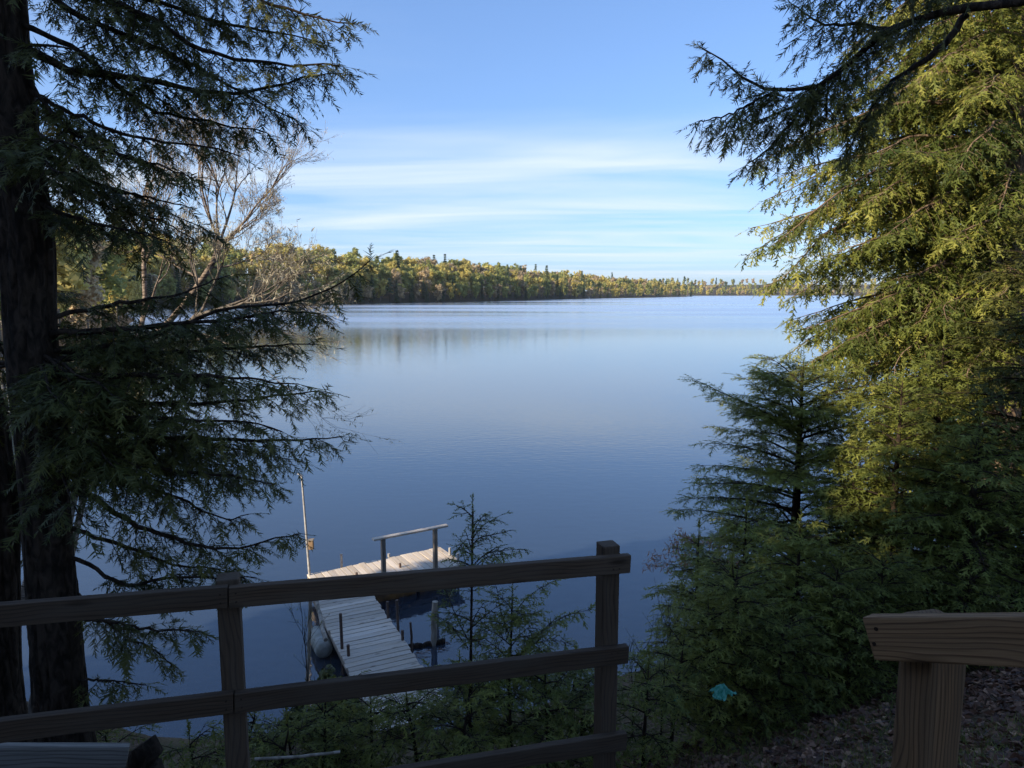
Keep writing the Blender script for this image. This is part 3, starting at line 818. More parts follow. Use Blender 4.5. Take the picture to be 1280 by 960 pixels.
b2_ = at(4, 900, 5.6); b2_[2] = gz(b2_[0], b2_[1])
root = thing('hemlock_tree', b2_, 'second dark trunk at the very edge beside the big leaning hemlock', 'tree')
P = [np.array([b2_[0], b2_[1], b2_[2] - .3]), at(2, 840, 5.6), at(-4, 620, 5.6), at(-36, 420, 5.6), at(-90, 100, 5.6), at(-140, -300, 5.6)]
new_obj('trunk', furrowed_trunk('trunk', P, [0.20, 0.14, 0.13, 0.12, 0.10, 0.07], b2_, 15), M['bark_dark'], root)
lf = Leafage(); wood = MB()
for pp, yt, bl in [([(-10, 560), (30, 600), (60, 640), (75, 668)], 6.0, .4), ([(-20, 430), (30, 430), (90, 445), (150, 450)], 6.6, .5), ([(-30, 330), (0, 345), (40, 360), (90, 365)], 6.8, .5),
                   ([(-8, 640), (20, 660), (50, 690), (70, 700)], 6.2, .3), ([(-30, 200), (20, 230), (70, 262), (110, 275)], 6.4, .5), ([(-60, 60), (0, 110), (60, 150), (110, 170)], 6.6, .5), ([(-30, 400), (40, 480), (90, 520), (150, 540)], 6.8, .5)]:
    P = guided(pp, 5.6, yt); wood.tube(resample(P, 12), np.linspace(0.02, 0.003, 12), 5, cap=False)
    lf.bough(P, bl=bl, bl_step=0.08, tw_step=0.065, tw_len=0.19, droop=0.4, tone=0.5, start=.1)
mb = MB(); lf.expand(mb, 'near')
new_obj('crown', mb.mesh('crown', False, b2_), M['hemlock'], root, 'stuff')
lf.wood(wood); new_obj('branchwork', wood.mesh('branchwork', True, b2_), M['bark_dark'], root, 'stuff')

# ------------------------------------------------------------------ bare trees leaning over the water, left
def bare_tree(name, label, cat, base, trunk_path, r0, forks, bark, budmat, seed, depth=5, bud=1.0, leaf=0.03, hang=0.0, spread=0.55, group=None, blen=1.0):
    rg = np.random.default_rng(seed)
    root = thing(name, base, label, cat, group)
    new_obj('trunk', trunk_mesh('trunk', trunk_path, [r0, r0 * .85, r0 * .7, r0 * .55], 10, base, 0.03, 30), bark, root)
    big, fine, tips = MB(), [], []
    def grow(p, d, ln, r, lev):
        n_ = 5 if lev > 2 else 3
        pts = [p]
        for i in range(n_):
            d = nrm(d + rg.normal(0, 0.11, 3) + Z * (0.07 if lev > 1 else 0.03 - hang))
            pts.append(pts[-1] + d * ln / n_)
        pts = np.array(pts)
        if lev >= 3: big.tube(pts, np.linspace(r, r * 0.55, len(pts)), 5, cap=False)
        else:
            rr = np.linspace(r, r * 0.5, len(pts))
            for a in range(len(pts) - 1): fine.append((pts[a], pts[a + 1], rr[a], rr[a + 1]))
        if lev == 0:
            tips.extend(pts[1:]); return
        kids = rg.integers(3, 5)
        for i in range(kids):
            f = rg.uniform(0.35, 1.0) if i else 1.0
            q = pts[min(len(pts) - 1, int(round(f * n_)))]
            ax = nrm(rg.normal(0, 1, 3)); nd = nrm(d + ax * spread * rg.uniform(0.5, 1.3))
            grow(q, nd, ln * rg.uniform(0.55, 0.8), max(r * 0.52, 0.0022), lev - 1)
    for p, d, ln, r in forks: grow(np.array(p, float), nrm(np.array(d, float)), ln * blen, r, depth)
    a = np.array([f[0] for f in fine]); b = np.array([f[1] for f in fine])
    big.sticks(a, b, np.array([f[2] for f in fine]), np.array([f[3] for f in fine]))
    new_obj('branchwork', big.mesh('branchwork', True, base), bark, root, 'stuff')
    t = np.array(tips); t = t[rg.random(len(t)) < bud]
    t = np.repeat(t, 2, axis=0) + rg.normal(0, 0.015, (2 * len(t), 3))
    d = nrm(rg.normal(0, 1, t.shape) - Z * 0.8); s = nrm(np.cross(d, rg.normal(0, 1, t.shape)))
    sz = leaf * rg.uniform(0.6, 1.4, len(t))[:, None]
    mb = MB(); mb.soup(np.stack([t, t + d * sz + s * sz * .35, t + d * sz * 2], 1), np.repeat(rg.random(len(t)), 3))
    new_obj('crown', mb.mesh('crown', False, base), budmat, root, 'stuff')
    return root

BY = 11.2
bb = np.array([-8.0, 9.9, 0]); bb[2] = gz(bb[0], bb[1])
f0 = at(275, 306, BY)
def toward(px, py, Y=BY): return at(px, py, Y) - f0
bare_tree('birch_tree', 'bare birch leaning over the lake with pale twigs against the sky', 'tree', bb,
          [bb - Z * .3, at(110, 520, 10.6), at(218, 395, 11.0), at(262, 335, BY), f0], 0.075,
          [(f0, toward(330, 270), 1.35, 0.026), (f0, toward(300, 220, 11.5), 1.35, 0.024), (f0, toward(245, 255, 11.0), 1.3, 0.026), (f0, toward(320, 300, 10.9), .9, 0.018),
           (at(262, 335, BY), toward(350, 310, 11.6), 1.0, 0.018), (f0, toward(275, 200, 10.9), 1.3, .022), (at(250, 350, BY), toward(200, 250, 11.4), 1.3, .02)],
          M['bark_birch'], M['bud'], 11, depth=5, bud=0.3, leaf=0.024, spread=0.56, blen=0.66)
b3 = np.array([-7.2, 9.8, 0]); b3[2] = gz(b3[0], b3[1])
g0 = at(245, 395, 10.40)
bare_tree('beech_tree', 'low leaning sapling with withered beige leaves over the water by the birch', 'tree', b3,
          [b3 - Z * .2, at(120, 520, 10.60), at(215, 425, 10.50), g0], 0.07,
          [(g0, at(330, 368, 10.40) - g0, 1.0, 0.03), (g0, at(330, 395, 10.00) - g0, 1.0, 0.03), (g0, at(260, 330, 10.80) - g0, .7, 0.025), (at(232, 412, 10.6), at(400, 452, 9.6) - at(232, 412, 10.6), 1.5, 0.014), (at(226, 424, 10.5), at(390, 480, 9.4) - at(226, 424, 10.5), 1.4, 0.012), (g0, at(300, 350, 10.30) - g0, 0.8, 0.025)],
          M['bark_grey'], M['bud'], 23, depth=4, bud=0.5, leaf=0.034, spread=0.6, blen=.85)
b4 = np.array([-7.0, 9.6, 0]); b4[2] = gz(b4[0], b4[1])
g0 = at(180, 330, 11.20)
bare_tree('birch_tree', 'thin upright birch with fine bare twigs behind the leaning birch', 'tree', b4,
          [b4 - Z * .2, at(120, 560, 10.80), at(176, 410, 11.00), g0], 0.06,
          [(g0, at(185, 200, 11.30) - g0, 1.1, 0.03), (g0, at(225, 210, 11.00) - g0, 1.1, 0.028), (g0, at(165, 240, 11.40) - g0, 0.9, 0.025), (at(176, 410, 11.00), at(215, 290, 11.40) - at(176, 410, 11.00), 1.0, 0.02)],
          M['bark_birch'], M['bud'], 31, depth=4, bud=0.7, leaf=0.022, spread=0.5, blen=.9)
# ------------------------------------------------------------------ conifers on the right
def on_ground(px, Y):
    x = (px - 640) / F_PX * Y * 1.0
    p = at(px, 480, Y); x = p[0]
    return np.array([x, Y, gz(x, Y)])

# the tall sunlit hemlock: trunk just inside the edge, boughs reaching left
ty = 12.3
tb = on_ground(1262, ty)
root = thing('hemlock_tree', tb, 'tall sunlit hemlock with yellowish boughs reaching out over the water', 'tree')
tr_pts = [tb - Z * .3, tb + Z * 3 + np.array([-.05, 0, 0]), tb + Z * 8 + np.array([-.15, 0, 0]), tb + Z * 15]
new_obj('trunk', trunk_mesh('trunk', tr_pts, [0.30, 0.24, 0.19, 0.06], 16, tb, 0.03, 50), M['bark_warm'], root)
def tall_pt(z): 
    return tb + np.array([-.15 * min(1, z / 8), 0, z])
lf = Leafage(); wood = MB(); lw = MB()
tips = [(952, 205, 11.6), (958, 250, 12.6), (940, 285, 11.8), (936, 318, 12.2), (948, 352, 11.4), (992, 398, 12.4), (986, 440, 11.6), (1000, 470, 12.4),
        (1040, 120, 12.8), (1010, 165, 13.0), (1050, 205, 11.0), (1080, 150, 11.4), (1075, 260, 10.8), (1045, 320, 11.0), (1085, 380, 10.8), (1060, 430, 11.0), (1110, 300, 10.4), (1130, 200, 10.6), (1150, 100, 11.0),
        (1110, 60, 12.0), (1170, 30, 11.6), (1060, 480, 11.4), (1120, 470, 10.6), (1180, 400, 10.2), (1190, 300, 10.2), (1200, 210, 10.2), (1220, 120, 10.4), (1150, 520, 11.0), (1090, 540, 11.6), (1000, 330, 13.4), (1010, 240, 13.6), (1020, 420, 13.4),
        (1215, 480, 10.4), (1240, 380, 10.0), (1250, 260, 10.2), (1130, -20, 12.4), (1230, 0, 11.0), (1080, 20, 13.2), (1180, 560, 11.4), (975, 300, 11.0), (985, 372, 12.0), (1005, 410, 11.4), (1030, 450, 11.0), (1055, 400, 11.5), (990, 345, 11.8), (1020, 360, 12.6), (1040, 500, 11.6), (1015, 500, 12.0), (1000, 280, 12.4), (1040, 240, 12.2), (1100, 220, 11.4), (1070, 320, 11.6), (1120, 350, 11.0), (1030, 300, 11.5), (1100, 430, 11.2), (1150, 260, 11.0), (1180, 150, 11.2), (1140, 400, 10.8), (1200, 60, 11.4), (1090, 100, 12.2), (975, 218, 12.0), (1000, 182, 12.6), (1028, 158, 12.0), (1058, 128, 12.6), (1005, 462, 11.3), (1080, 175, 11.8), (1110, 20, 12.0), (1060, 60, 12.8)]
for k, (px, py, Y) in enumerate(tips):
    e = at(px, py, Y)
    ln = np.linalg.norm((e - tb)[:2])
    o = tall_pt(e[2] - tb[2] + ln * rng.uniform(0.02, 0.22))
    t = np.array([0, .3, .65, 1.0])[:, None]
    P = wiggle(o + (e - o) * t + Z * (ln * rng.uniform(.05, .2) * np.sin(t * math.pi)), .022)
    new_obj('limb', limb_mesh('limb', P, 0.012 + 0.008 * ln, 0.004, 6, tb), M['bark_warm'], root)
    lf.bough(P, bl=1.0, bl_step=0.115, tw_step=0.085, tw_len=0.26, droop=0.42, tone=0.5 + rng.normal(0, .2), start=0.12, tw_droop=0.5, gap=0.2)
mb = MB(); lf.expand(mb, 'mid')
new_obj('crown', mb.mesh('crown', False, tb), M['hemlock_sunlit'], root, 'stuff')
lf.wood(wood); new_obj('branchwork', wood.mesh('branchwork', True, tb), M['bark_warm'], root, 'stuff')

# near hemlock off to the right: only its long bough hangs into the picture
nb = np.array([5.6, 5.2, gz(5.6, 5.2)])
root = thing('hemlock_tree', nb, 'near hemlock whose thick crooked bough hangs across the top of the sky', 'tree')
new_obj('trunk', trunk_mesh('trunk', [nb - Z * .3, nb + Z * 3, nb + Z * 7, nb + Z * 12], [0.25, 0.2, 0.16, 0.05], 16, nb, 0.03, 40), M['bark_dark'], root)
lf = Leafage(); wood = MB()
near_guides = [
    ([(1560, -60), (1400, -40), (1280, 2), (1180, 15), (1110, 38), (1062, 78), (1020, 106), (975, 112), (930, 100), (872, 60)], 5.2, 5.4, 0.055, .40, .52),
    ([(1110, 38), (1070, 30), (1030, 30), (996, 8)], 5.4, 5.2, 0.018, .38, .0),
    ([(1400, -40), (1270, -30), (1150, -20), (1060, -12), (1000, -4)], 5.3, 4.9, 0.024, .32, .45),
    ([(1208, 18), (1180, 55), (1150, 80), (1112, 106), (1080, 150), (1060, 190)], 5.35, 5.6, 0.028, .30, .42),
    ([(1020, 106), (1000, 140), (975, 170), (935, 205)], 5.35, 5.5, 0.012, .30, .0),
    ([(975, 112), (945, 125), (910, 145), (876, 150)], 5.4, 5.2, 0.010, .30, .0),
    ([(1062, 78), (1035, 110), (1030, 150), (1000, 190)], 5.4, 5.9, 0.012, .34, .0),
    ([(1040, 95), (1010, 125), (950, 150), (900, 170)], 5.4, 5.7, 0.012, .34, .1),
]
for pp, y0, y1, r0, bl, stt in near_guides:
    P = wiggle(guided(pp, y0, y1), .008)
    new_obj('limb', limb_mesh('limb', P, r0, 0.004, 8, nb), M['bark_dark'], root)
    lf.bough(P, bl=bl, bl_step=0.062, tw_step=0.055, tw_len=0.18, droop=0.55, tone=0.45 + rng.normal(0, .06), start=stt, tw_droop=0.6, gap=0.12)
for k in range(8):
    o = nb + Z * rng.uniform(3.2, 9); a = rng.uniform(4.0, 6.6); ln = rng.uniform(1.5, 2.4)
    d = np.array([math.cos(a), math.sin(a), 0]); t = np.array([0, .35, .7, 1])[:, None]
    P = o + d * ln * t + Z * ln * (0.1 * t - 0.3 * t ** 2)
    wood.tube(resample(P, 12), np.linspace(0.025, 0.003, 12), 5, cap=False)
    lf.bough(P, bl=0.6, bl_step=0.11, tw_step=0.08, tw_len=0.22, droop=0.4, tone=0.45, start=0.2)
mb = MB(); lf.expand(mb, 'near')
new_obj('crown', mb.mesh('crown', False, nb), M['hemlock'], root, 'stuff')
lf.wood(wood); new_obj('branchwork', wood.mesh('branchwork', True, nb), M['bark_dark'], root, 'stuff')

# firs and young spruces along the bank, right
fb = on_ground(1003, 10.0)
Htop = at(985, 452, 10.0)[2] - fb[2]
build_conifer('fir_tree', 'green fir with flat tiered boughs standing out against the water', 'tree', fb, Htop, 0.065, 2.0, M['fir'],
              whorl=0.30, per=6, rise=0.22, sag=0.22, first=0.08, bl=0.55, bl_step=0.085, tw_step=0.085, tw_len=0.21, lod='near', droop=0.1, taper=0.42, tone=0.5,
              extra=[guided([(1000, 540), (950, 512), (905, 492), (868, 474)], 10.0, 9.7), guided([(1002, 560), (960, 500), (940, 478), (925, 470)], 10.0, 10.2), guided([(1002, 545), (985, 490), (965, 472), (950, 466)], 10, 9.8)])
firs = [
    (1128, 8.4, 470, 0.05, 1.35, 'fir_tree', 'slim young fir with a long bare leader in front of the tall hemlock', 'fir', .45),
    (1176, 9.4, 425, 0.055, 1.5, 'fir_tree', 'tallest slim fir with a pale leader close to the tall hemlock trunk', 'fir', .4),
    (1075, 8.8, 560, 0.045, 1.3, 'fir_tree', 'bushy young fir between the tiered fir and the slim firs', 'fir', .5),
    (1228, 7.6, 520, 0.06, 1.6, 'fir_tree', 'dark shaded fir above the end of the short handrail', 'fir', .35),
    (1310, 8.6, 250, 0.09, 2.2, 'hemlock_tree', 'dark tall hemlock filling the shaded edge of the wood', 'hemlock', .35),
    (940, 8.2, 640, 0.035, 1.05, 'fir_tree', 'low bushy fir at the foot of the tiered fir', 'fir', .5),
    (1010, 7.2, 655, 0.035, 1.05, 'fir_tree', 'bluish young fir below the tiered fir, above the teal tarp', 'fir', .55),
    (880, 9.3, 668, 0.03, 0.85, 'fir_tree', 'small fir leaning out over the waterline beside the bushy fir', 'fir', .55),
]
for px, Y, ytop, r, spread, nm, lab, mt, tn in firs:
    b = on_ground(px, Y); H = at(px, ytop, Y)[2] - b[2]
    build_conifer(nm, lab, 'tree', b, H, r, spread, M[mt], whorl=0.28, per=5, rise=0.2, sag=0.28, first=0.05, bl=0.42, bl_step=0.085 * (1 if spread < 2 else 1.5), tw_step=0.08 * (1 if spread < 2 else 1.5), tw_len=0.18 * (1 if spread < 2 else 1.4), lod='mid', droop=0.15, taper=0.7, tone=tn)

# trees further along the right bank that close the view
def big_conifer(px, Y, ztop, lab, nm='hemlock_tree', spread=3.2, mt='hemlock_sunlit', tone=.5):
    b = on_ground(px, Y); H = ztop - b[2]
    build_conifer(nm, lab, 'tree', b, H, 0.16, spread, M[mt], whorl=0.55, per=5, rise=0.1, sag=0.3, first=0.08, bl=1.1, bl_step=0.30, tw_step=0.22, tw_len=0.66, lod='far', droop=0.3, taper=0.6, tone=tone, bark=M['bark_warm'])
big_conifer(1215, 15.2, 17, 'hemlock in full sun behind the tall one, near the water', tone=.6)
big_conifer(1330, 17.5, 20, 'high hemlock at the edge of the wood behind the sunlit ones', tone=.55)
big_conifer(1400, 13.0, 19, 'broad shaded hemlock past the edge of the wood', tone=.45)

# ------------------------------------------------------------------ trees behind the eye, which shade the near bank
def leaf_cloud(n, centre, size, sz, rg, shell=0.35, flat=0.6):
    """leaf clumps spread through a lumpy crown"""
    c = nrm(rg.normal(0, 1, (max(6, n // 60), 3))) * rg.random((max(6, n // 60), 1)) ** shell
    k = rg.integers(0, len(c), n)
    p = c[k] + rg.normal(0, 0.17, (n, 3))
    p = p * np.asarray(size) + np.asarray(centre)
    o = nrm((p - np.asarray(centre)) / np.asarray(size) * .6 + (p - (c[k] * np.asarray(size) + np.asarray(centre))) / (np.asarray(size) * .17) * .5 + np.array([0, 0, .25]) + rg.normal(0, .45, (n, 3)))
    d = nrm(np.cross(o, rg.normal(0, 1, (n, 3)))); s = np.cross(o, d)
    z = sz * rg.uniform(0.6, 1.5, (n, 1))
    return np.stack([p - s * z * .5, p + d * z, p + s * z * .5], 1), np.clip(0.5 + 0.25 * rg.normal(size=len(c))[k] + rg.normal(0, .15, n), 0, 1)

def spire(n, H, rad, sz, rg, power=0.8, first=0.08, tiers=16):
    """a conifer's crown: tiers of drooping boughs made of small needle clumps"""
    h = (first + (1 - first) * rg.random(n) ** 1.25)
    tier = (np.floor(h * tiers) + rg.uniform(0.25, 0.75, n) * 0.8) / tiers
    a = rg.uniform(0, 6.28, n)
    lob = 0.75 + 0.25 * np.sin(a * 5 + np.floor(h * tiers) * 1.7)
    rr = rad * np.clip(1 - tier, 0.02, 1) ** power * lob
    q = rg.random(n) ** 0.5
    r = rr * q
    p = np.stack([r * np.cos(a), r * np.sin(a), tier * H - 0.28 * r], -1)
    d = nrm(np.stack([np.cos(a), np.sin(a), -0.45 + 0 * a], -1) + rg.normal(0, .35, (n, 3))); s = nrm(np.cross(d, Z + rg.normal(0, .4, (n, 3))))
    z = sz * rg.uniform(0.6, 1.4, (n, 1))
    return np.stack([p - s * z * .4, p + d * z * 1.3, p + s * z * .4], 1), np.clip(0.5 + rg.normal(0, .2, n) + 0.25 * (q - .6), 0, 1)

A_ = SUN_AZ
def uw(u, w): return np.array([u * math.cos(A_) + w * math.sin(A_), -u * math.sin(A_) + w * math.cos(A_)])
rg = np.random.default_rng(5)
src = None
SHADERS = [(-5.7, -14, 2.8), (-2.2, -16, 5.6), (0.8, -14, 5.6), (4.0, -17, 6), (7.6, -15, 6), (-8.6, -17, 1.0), (-11.6, -13, 0.2), (-2.4, -22, 5)]   # across the sun, along it, height of its shade at the eye
for k, (u, w, zs) in enumerate(SHADERS):
    x, y = uw(u, w); z = gz(x, y)
    sc = (CAMZ + zs + math.tan(SUN_EL) * max(-w, 0) - z) / 18
    lab = 'tall hemlock of the wood behind the viewpoint, shading the bank'
    if src is None:
        src = thing('hemlock_tree', (x, y, z), lab, 'tree', 'hemlocks of the wood behind the viewpoint')
        mb = MB(); mb.tube([(0, 0, -.5), (0, 0, 6), (0, 0, 12), (0, 0, 17.5)], [.3, .25, .16, .03], 10)
        new_obj('trunk', mb.mesh('trunk', True), M['bark_dark'], src)
        v, t = spire(15000, 18, 3.6, 0.42, rg, power=0.5, first=0.02, tiers=30)
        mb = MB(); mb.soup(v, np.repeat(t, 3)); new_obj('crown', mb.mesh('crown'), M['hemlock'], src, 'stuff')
        src.scale = (1, 1, sc)
    else:
        copy_thing(src, (x, y, z), rg.uniform(0, 6), (1, 1, sc), lab, 'hemlocks of the wood behind the viewpoint')

# ------------------------------------------------------------------ far forest
rg = np.random.default_rng(17)
KINDS = {}
def far_kind(key, nvar, make, bark, mat):
    out = []
    for i in range(nvar):
        tm = MB(); cm = MB(); make(tm, cm, i)
        t, c = tm.mesh('trunk', True), cm.mesh('crown')
        t.materials.append(bark); c.materials.append(mat)
        out.append((t, c))
    KINDS[key] = out
def mk_spruce(tm, cm, i):
    H = 20; tm.tube([(0, 0, -1), (0, 0, 9), (0, 0, 19.5)], [.28, .2, .03], 5, cap=False)
    v, t = spire(2600, H, (2.5, 3.2, 2.9)[i % 3], 0.62, rg, power=(0.9, 0.75, 1.1)[i % 3], first=.06, tiers=17); cm.soup(v, np.repeat(t, 3))
def mk_pine(tm, cm, i):
    tm.tube([(0, 0, -1), (.2, 0, 9), (.1, .1, 19)], [.34, .25, .06], 5, cap=False)
    for h, r_ in ((9, 3.0), (12, 3.4), (15, 3.1), (17.5, 2.3), (19.5, 1.4)):
        o = rg.normal(0, .7, 2); v, t = leaf_cloud(330, (o[0], o[1], h), (r_, r_, 1.35), .7, rg); cm.soup(v, np.repeat(t, 3))
def mk_broad(tm, cm, i):
    tm.tube([(0, 0, -1), (.1, .1, 5), (0, .2, 11)], [.24, .18, .10], 5, cap=False)
    for k in range(7):
        a = rg.uniform(0, 6.28); r_ = rg.uniform(1.2, 3.0)
        q0 = np.array([0, .1, rg.uniform(4, 9)]); q1 = np.array([r_ * math.cos(a), r_ * math.sin(a), rg.uniform(10, 15.5)])
        tm.tube([q0, (q0 + q1) / 2 + Z * .5, q1], [.10, .07, .02], 4, cap=False)
        v, t = leaf_cloud(260, q1 + Z * rg.uniform(-1.5, .8), (2.1, 2.1, 2.6), .62, rg, shell=.5); cm.soup(v, np.repeat(t, 3))
    v, t = leaf_cloud(900, (0, 0, 8.5), (2.8, 2.8, 6.6), .66, rg, shell=.5); cm.soup(v, np.repeat(t, 3))
far_kind('spruce', 3, mk_spruce, M['bark_dark'], M['spruce_far'])
far_kind('pine', 2, mk_pine, M['bark_dark'], M['spruce_far'])
far_kind('yellow', 3, mk_broad, M['bark_grey'], M['spring_yellow'])
far_kind('green', 3, mk_broad, M['bark_grey'], M['spring_green'])
far_kind('tan', 3, mk_broad, M['bark_grey'], M['spring_tan'])
NAMES = {'spruce': ('spruce_tree', 'dark pointed spruce'), 'pine': ('pine_tree', 'dark round-topped pine'), 'yellow': ('birch_tree', 'yellow-green young-leaved birch'),
         'green': ('aspen_tree', 'fresh green aspen'), 'tan': ('maple_tree', 'tan budding maple')}
def place_far(key, p, sc, rot, label, group):
    nm, _d = NAMES[key]
    t, c = KINDS[key][rg.integers(len(KINDS[key]))]
    r = thing(nm, p, label, 'tree', group); r.rotation_euler = (0, 0, rot); r.scale = (sc * (rg.uniform(1.05, 1.4) if key in ('yellow', 'green', 'tan') else rg.uniform(.9, 1.15)),) * 2 + (sc,)
    for n_, me in (('trunk', t), ('crown', c)):
        o = bpy.data.objects.new(n_, me); COL.objects.link(o); o.parent = r
        if n_ == 'crown': o['kind'] = 'stuff'
    return r
spots = []
for row, (d, step, hs) in enumerate([(2, 5.2, .70), (11, 6.2, 1.08), (28, 8.0, 1.32), (54, 11.0, 1.4)]):
    # walk along the shore so that trees stand closer in the picture's own measure
    cum = np.concatenate([[0], np.cumsum(np.linalg.norm(np.diff(FAR, axis=0), axis=1))])
    s = 0.0
    while s < cum[-1]:
        si = np.interp(s, cum, np.arange(len(FAR)))
        p = far_at(si, d + rg.uniform(-3, 4))
        spots.append((si, row, p, hs))
        dist = np.linalg.norm(p[:2])
        s += step * rg.uniform(.7, 1.3) * max(1.0, dist / (420 if row < 2 else 620))
print('far spots', len(spots))
# the 300 that show largest are individuals, the others one mass
spots.sort(key=lambda q: np.linalg.norm(q[2][:2]))
mass = {k: MB() for k in KINDS}
STR = ['near the inlet', 'on the nearest shore', 'midway along the shore', 'towards the point', 'out on the point']
ROW = ['at the waterline', 'second row back', 'halfway up the slope', 'on the skyline']
ORD = 'first second third fourth fifth sixth seventh eighth ninth tenth eleventh twelfth thirteenth fourteenth fifteenth sixteenth seventeenth eighteenth nineteenth twentieth'.split()
named = {}
def pick_kind(si, row, p):
    r = rg.random(); clump = vnoise(np.array([[p[0], p[1]]]), 45, 9)[0]
    if row == 3 and r < 0.11: return 'spruce'
    if row == 0: 
        tbl = (('spruce', .20), ('pine', .24), ('tan', .50), ('yellow', .68), ('green', 1.0))
    elif clump > .12: tbl = (('spruce', .13), ('pine', .17), ('green', .58), ('yellow', .84), ('tan', 1.0))
    else: tbl = (('spruce', .08), ('pine', .10), ('tan', .30), ('yellow', .68), ('green', 1.0))
    for k, q in tbl:
        if r < q: return k
def mesh_arrays(me):
    v = np.empty(len(me.vertices) * 3, np.float32); me.vertices.foreach_get('co', v)
    t = np.empty(len(me.vertices), np.float32); me.attributes['tone'].data.foreach_get('value', t)
    return v.reshape(-1, 3), t
CR = {k: [mesh_arrays(c) for _t, c in v] for k, v in KINDS.items()}
count = 0
for si, row, p, hs in spots:
    key = pick_kind(si, row, p)
    sc = hs * rg.uniform(.86, 1.10) * (1.06 if key == 'spruce' else 0.92 if key == 'pine' else 1.0)
    if count < 290:
        st_ = STR[min(4, int(si / 10.01 * 5))]
        o = place_far(key, p, sc, rg.uniform(0, 6.28), '', 'trees of the wooded far shore')
        named.setdefault(f"{NAMES[key][1]} {st_}, {ROW[row]}", []).append((p[0] / p[1], o))
        count += 1
    else:
        v, t = CR[key][rg.integers(len(CR[key]))]
        tri = v.reshape(-1, 3, 3); sel = rg.random(len(tri)) < .3
        cen = tri[sel].mean(1, keepdims=True); tv = (cen + (tri[sel] - cen) * 1.6) * sc + p
        mass[key].soup(tv, np.repeat(t.reshape(-1, 3)[sel, 0], 3))
for lab, v in named.items():
    for q, (_x, o) in enumerate(sorted(v, key=lambda a: a[0])):
        o['label'] = lab if len(v) == 1 else f"{lab}, {ORD[min(q, 19)]} from the left"
# the hills across the lake: trees too small to pick apart
for d, step, hs in [(4, 10, .8), (30, 12, .9), (80, 14, 1.0), (150, 16, 1.0), (240, 18, 1.05), (330, 22, 1.05)]:
    cum = np.concatenate([[0], np.cumsum(np.linalg.norm(np.diff(FAR2, axis=0), axis=1))])
    for s in np.arange(0, cum[-1], step):
        si = np.interp(s, cum, np.arange(len(FAR2)))
        p = far2_at(si, d + rg.uniform(-8, 8)); key = rg.choice(['spruce', 'green', 'tan', 'yellow', 'pine'], p=[.05, .42, .20, .28, .05])
        v, t = CR[key][rg.integers(len(CR[key]))]
        tri = v.reshape(-1, 3, 3); sel = rg.random(len(tri)) < .10
        cen = tri[sel].mean(1, keepdims=True); tv = (cen + (tri[sel] - cen) * 3.2) * (hs * rg.uniform(.8, 1.15)) + p
        mass[key].soup(tv, np.repeat(t.reshape(-1, 3)[sel, 0], 3))
for key, mname in (('spruce', 'spruce_far'), ('pine', 'spruce_far'), ('yellow', 'spring_yellow'), ('green', 'spring_green'), ('tan', 'spring_tan')):
    if mass[key].n: new_obj('distant_forest', mass[key].mesh('distant_forest'), M[mname], None, 'stuff')

M['boat_paint'] = plain_mat('white_boat_paint', (0.75, 0.75, 0.73), (0.6, 0.6, 0.58), rough=.4, scale=2)
M['boat_trim'] = plain_mat('dark_boat_trim', (0.05, 0.05, 0.06), rough=.5)
bq = np.array([(731 - 640) / F_PX * 800, 800 * 1.0, 0.0]); bq[:2] *= 1.0
boat = thing('motor_boat', (bq[0], bq[1], 0), 'tiny white boat moored under the trees of the far shore', 'boat')
xs = np.linspace(0, 1, 9); bw = 0.95 * np.sqrt(np.clip(1 - xs ** 3, 0.002, 1)); L_ = 5.2
rows = []
for x, w_ in zip(xs, bw):
    k_ = -.25 + .35 * x ** 2; g_ = .75 + .35 * x ** 2
    rows.append([(x * L_, -w_, g_), (x * L_, -w_ * .8, .1 + k_ * .3), (x * L_, 0, k_), (x * L_, w_ * .8, .1 + k_ * .3), (x * L_, w_, g_), (x * L_, w_ * .85, g_ - .04), (x * L_, 0, .25), (x * L_, -w_ * .85, g_ - .04)])
V_ = np.array(rows) + bq; q_ = [(i * 8 + j, i * 8 + (j + 1) % 8, (i + 1) * 8 + (j + 1) % 8, (i + 1) * 8 + j) for i in range(8) for j in range(8)]
mb = MB(); mb.add(V_.reshape(-1, 3), quads=q_ + [(0, 7, 6, 1), (1, 6, 5, 2), (2, 5, 4, 3)]); new_obj('hull', mb.mesh('hull', False, bq), M['boat_paint'], boat)
board('windshield', bq + np.array([2.6, -.75, 1.05]), bq + np.array([2.6, .75, 1.05]), .5, .03, M['boat_trim'], boat, up=(.8, 0, .5), bev=.005)
board('outboard_motor', bq + np.array([-.25, 0, .2]), bq + np.array([-.25, 0, 1.25]), .35, .4, M['boat_trim'], boat, up=(1, 0, 0), bev=.06)
# trees on the low bank out to the left, seen between the hemlock's boughs
left_spots = [(30, 34, .62, 'green', 'leafy green tree on the low bank between the two dark trunks'), (95, 40, .62, 'yellow', 'yellow-leaved tree on the low bank behind the hemlock boughs'),
              (150, 52, .72, 'spruce', 'dark spruce on the low bank behind the hemlock'), (60, 62, .9, 'green', 'green tree further along the low bank behind the trunk'),
              (190, 66, .66, 'tan', 'budding tan tree on the low bank behind the bare birches'), (125, 82, .9, 'yellow', 'yellow-green tree on the low bank beyond the spruce'),
              (215, 105, .85, 'tan', 'tan budding tree near the end of the low bank'), (170, 120, 1.0, 'green', 'green tree near the end of the low bank'),
              (20, 48, .8, 'tan', 'tan tree beside the second dark trunk on the low bank'), (110, 130, 1.1, 'spruce', 'tall spruce at the end of the low bank'),
              (235, 150, 1.0, 'yellow', 'yellow tree last on the low bank before the inlet'), (180, 175, 1.1, 'pine', 'pine last on the low bank before the inlet'), (80, 100, 1.0, 'green', 'broad green tree high on the low bank')]
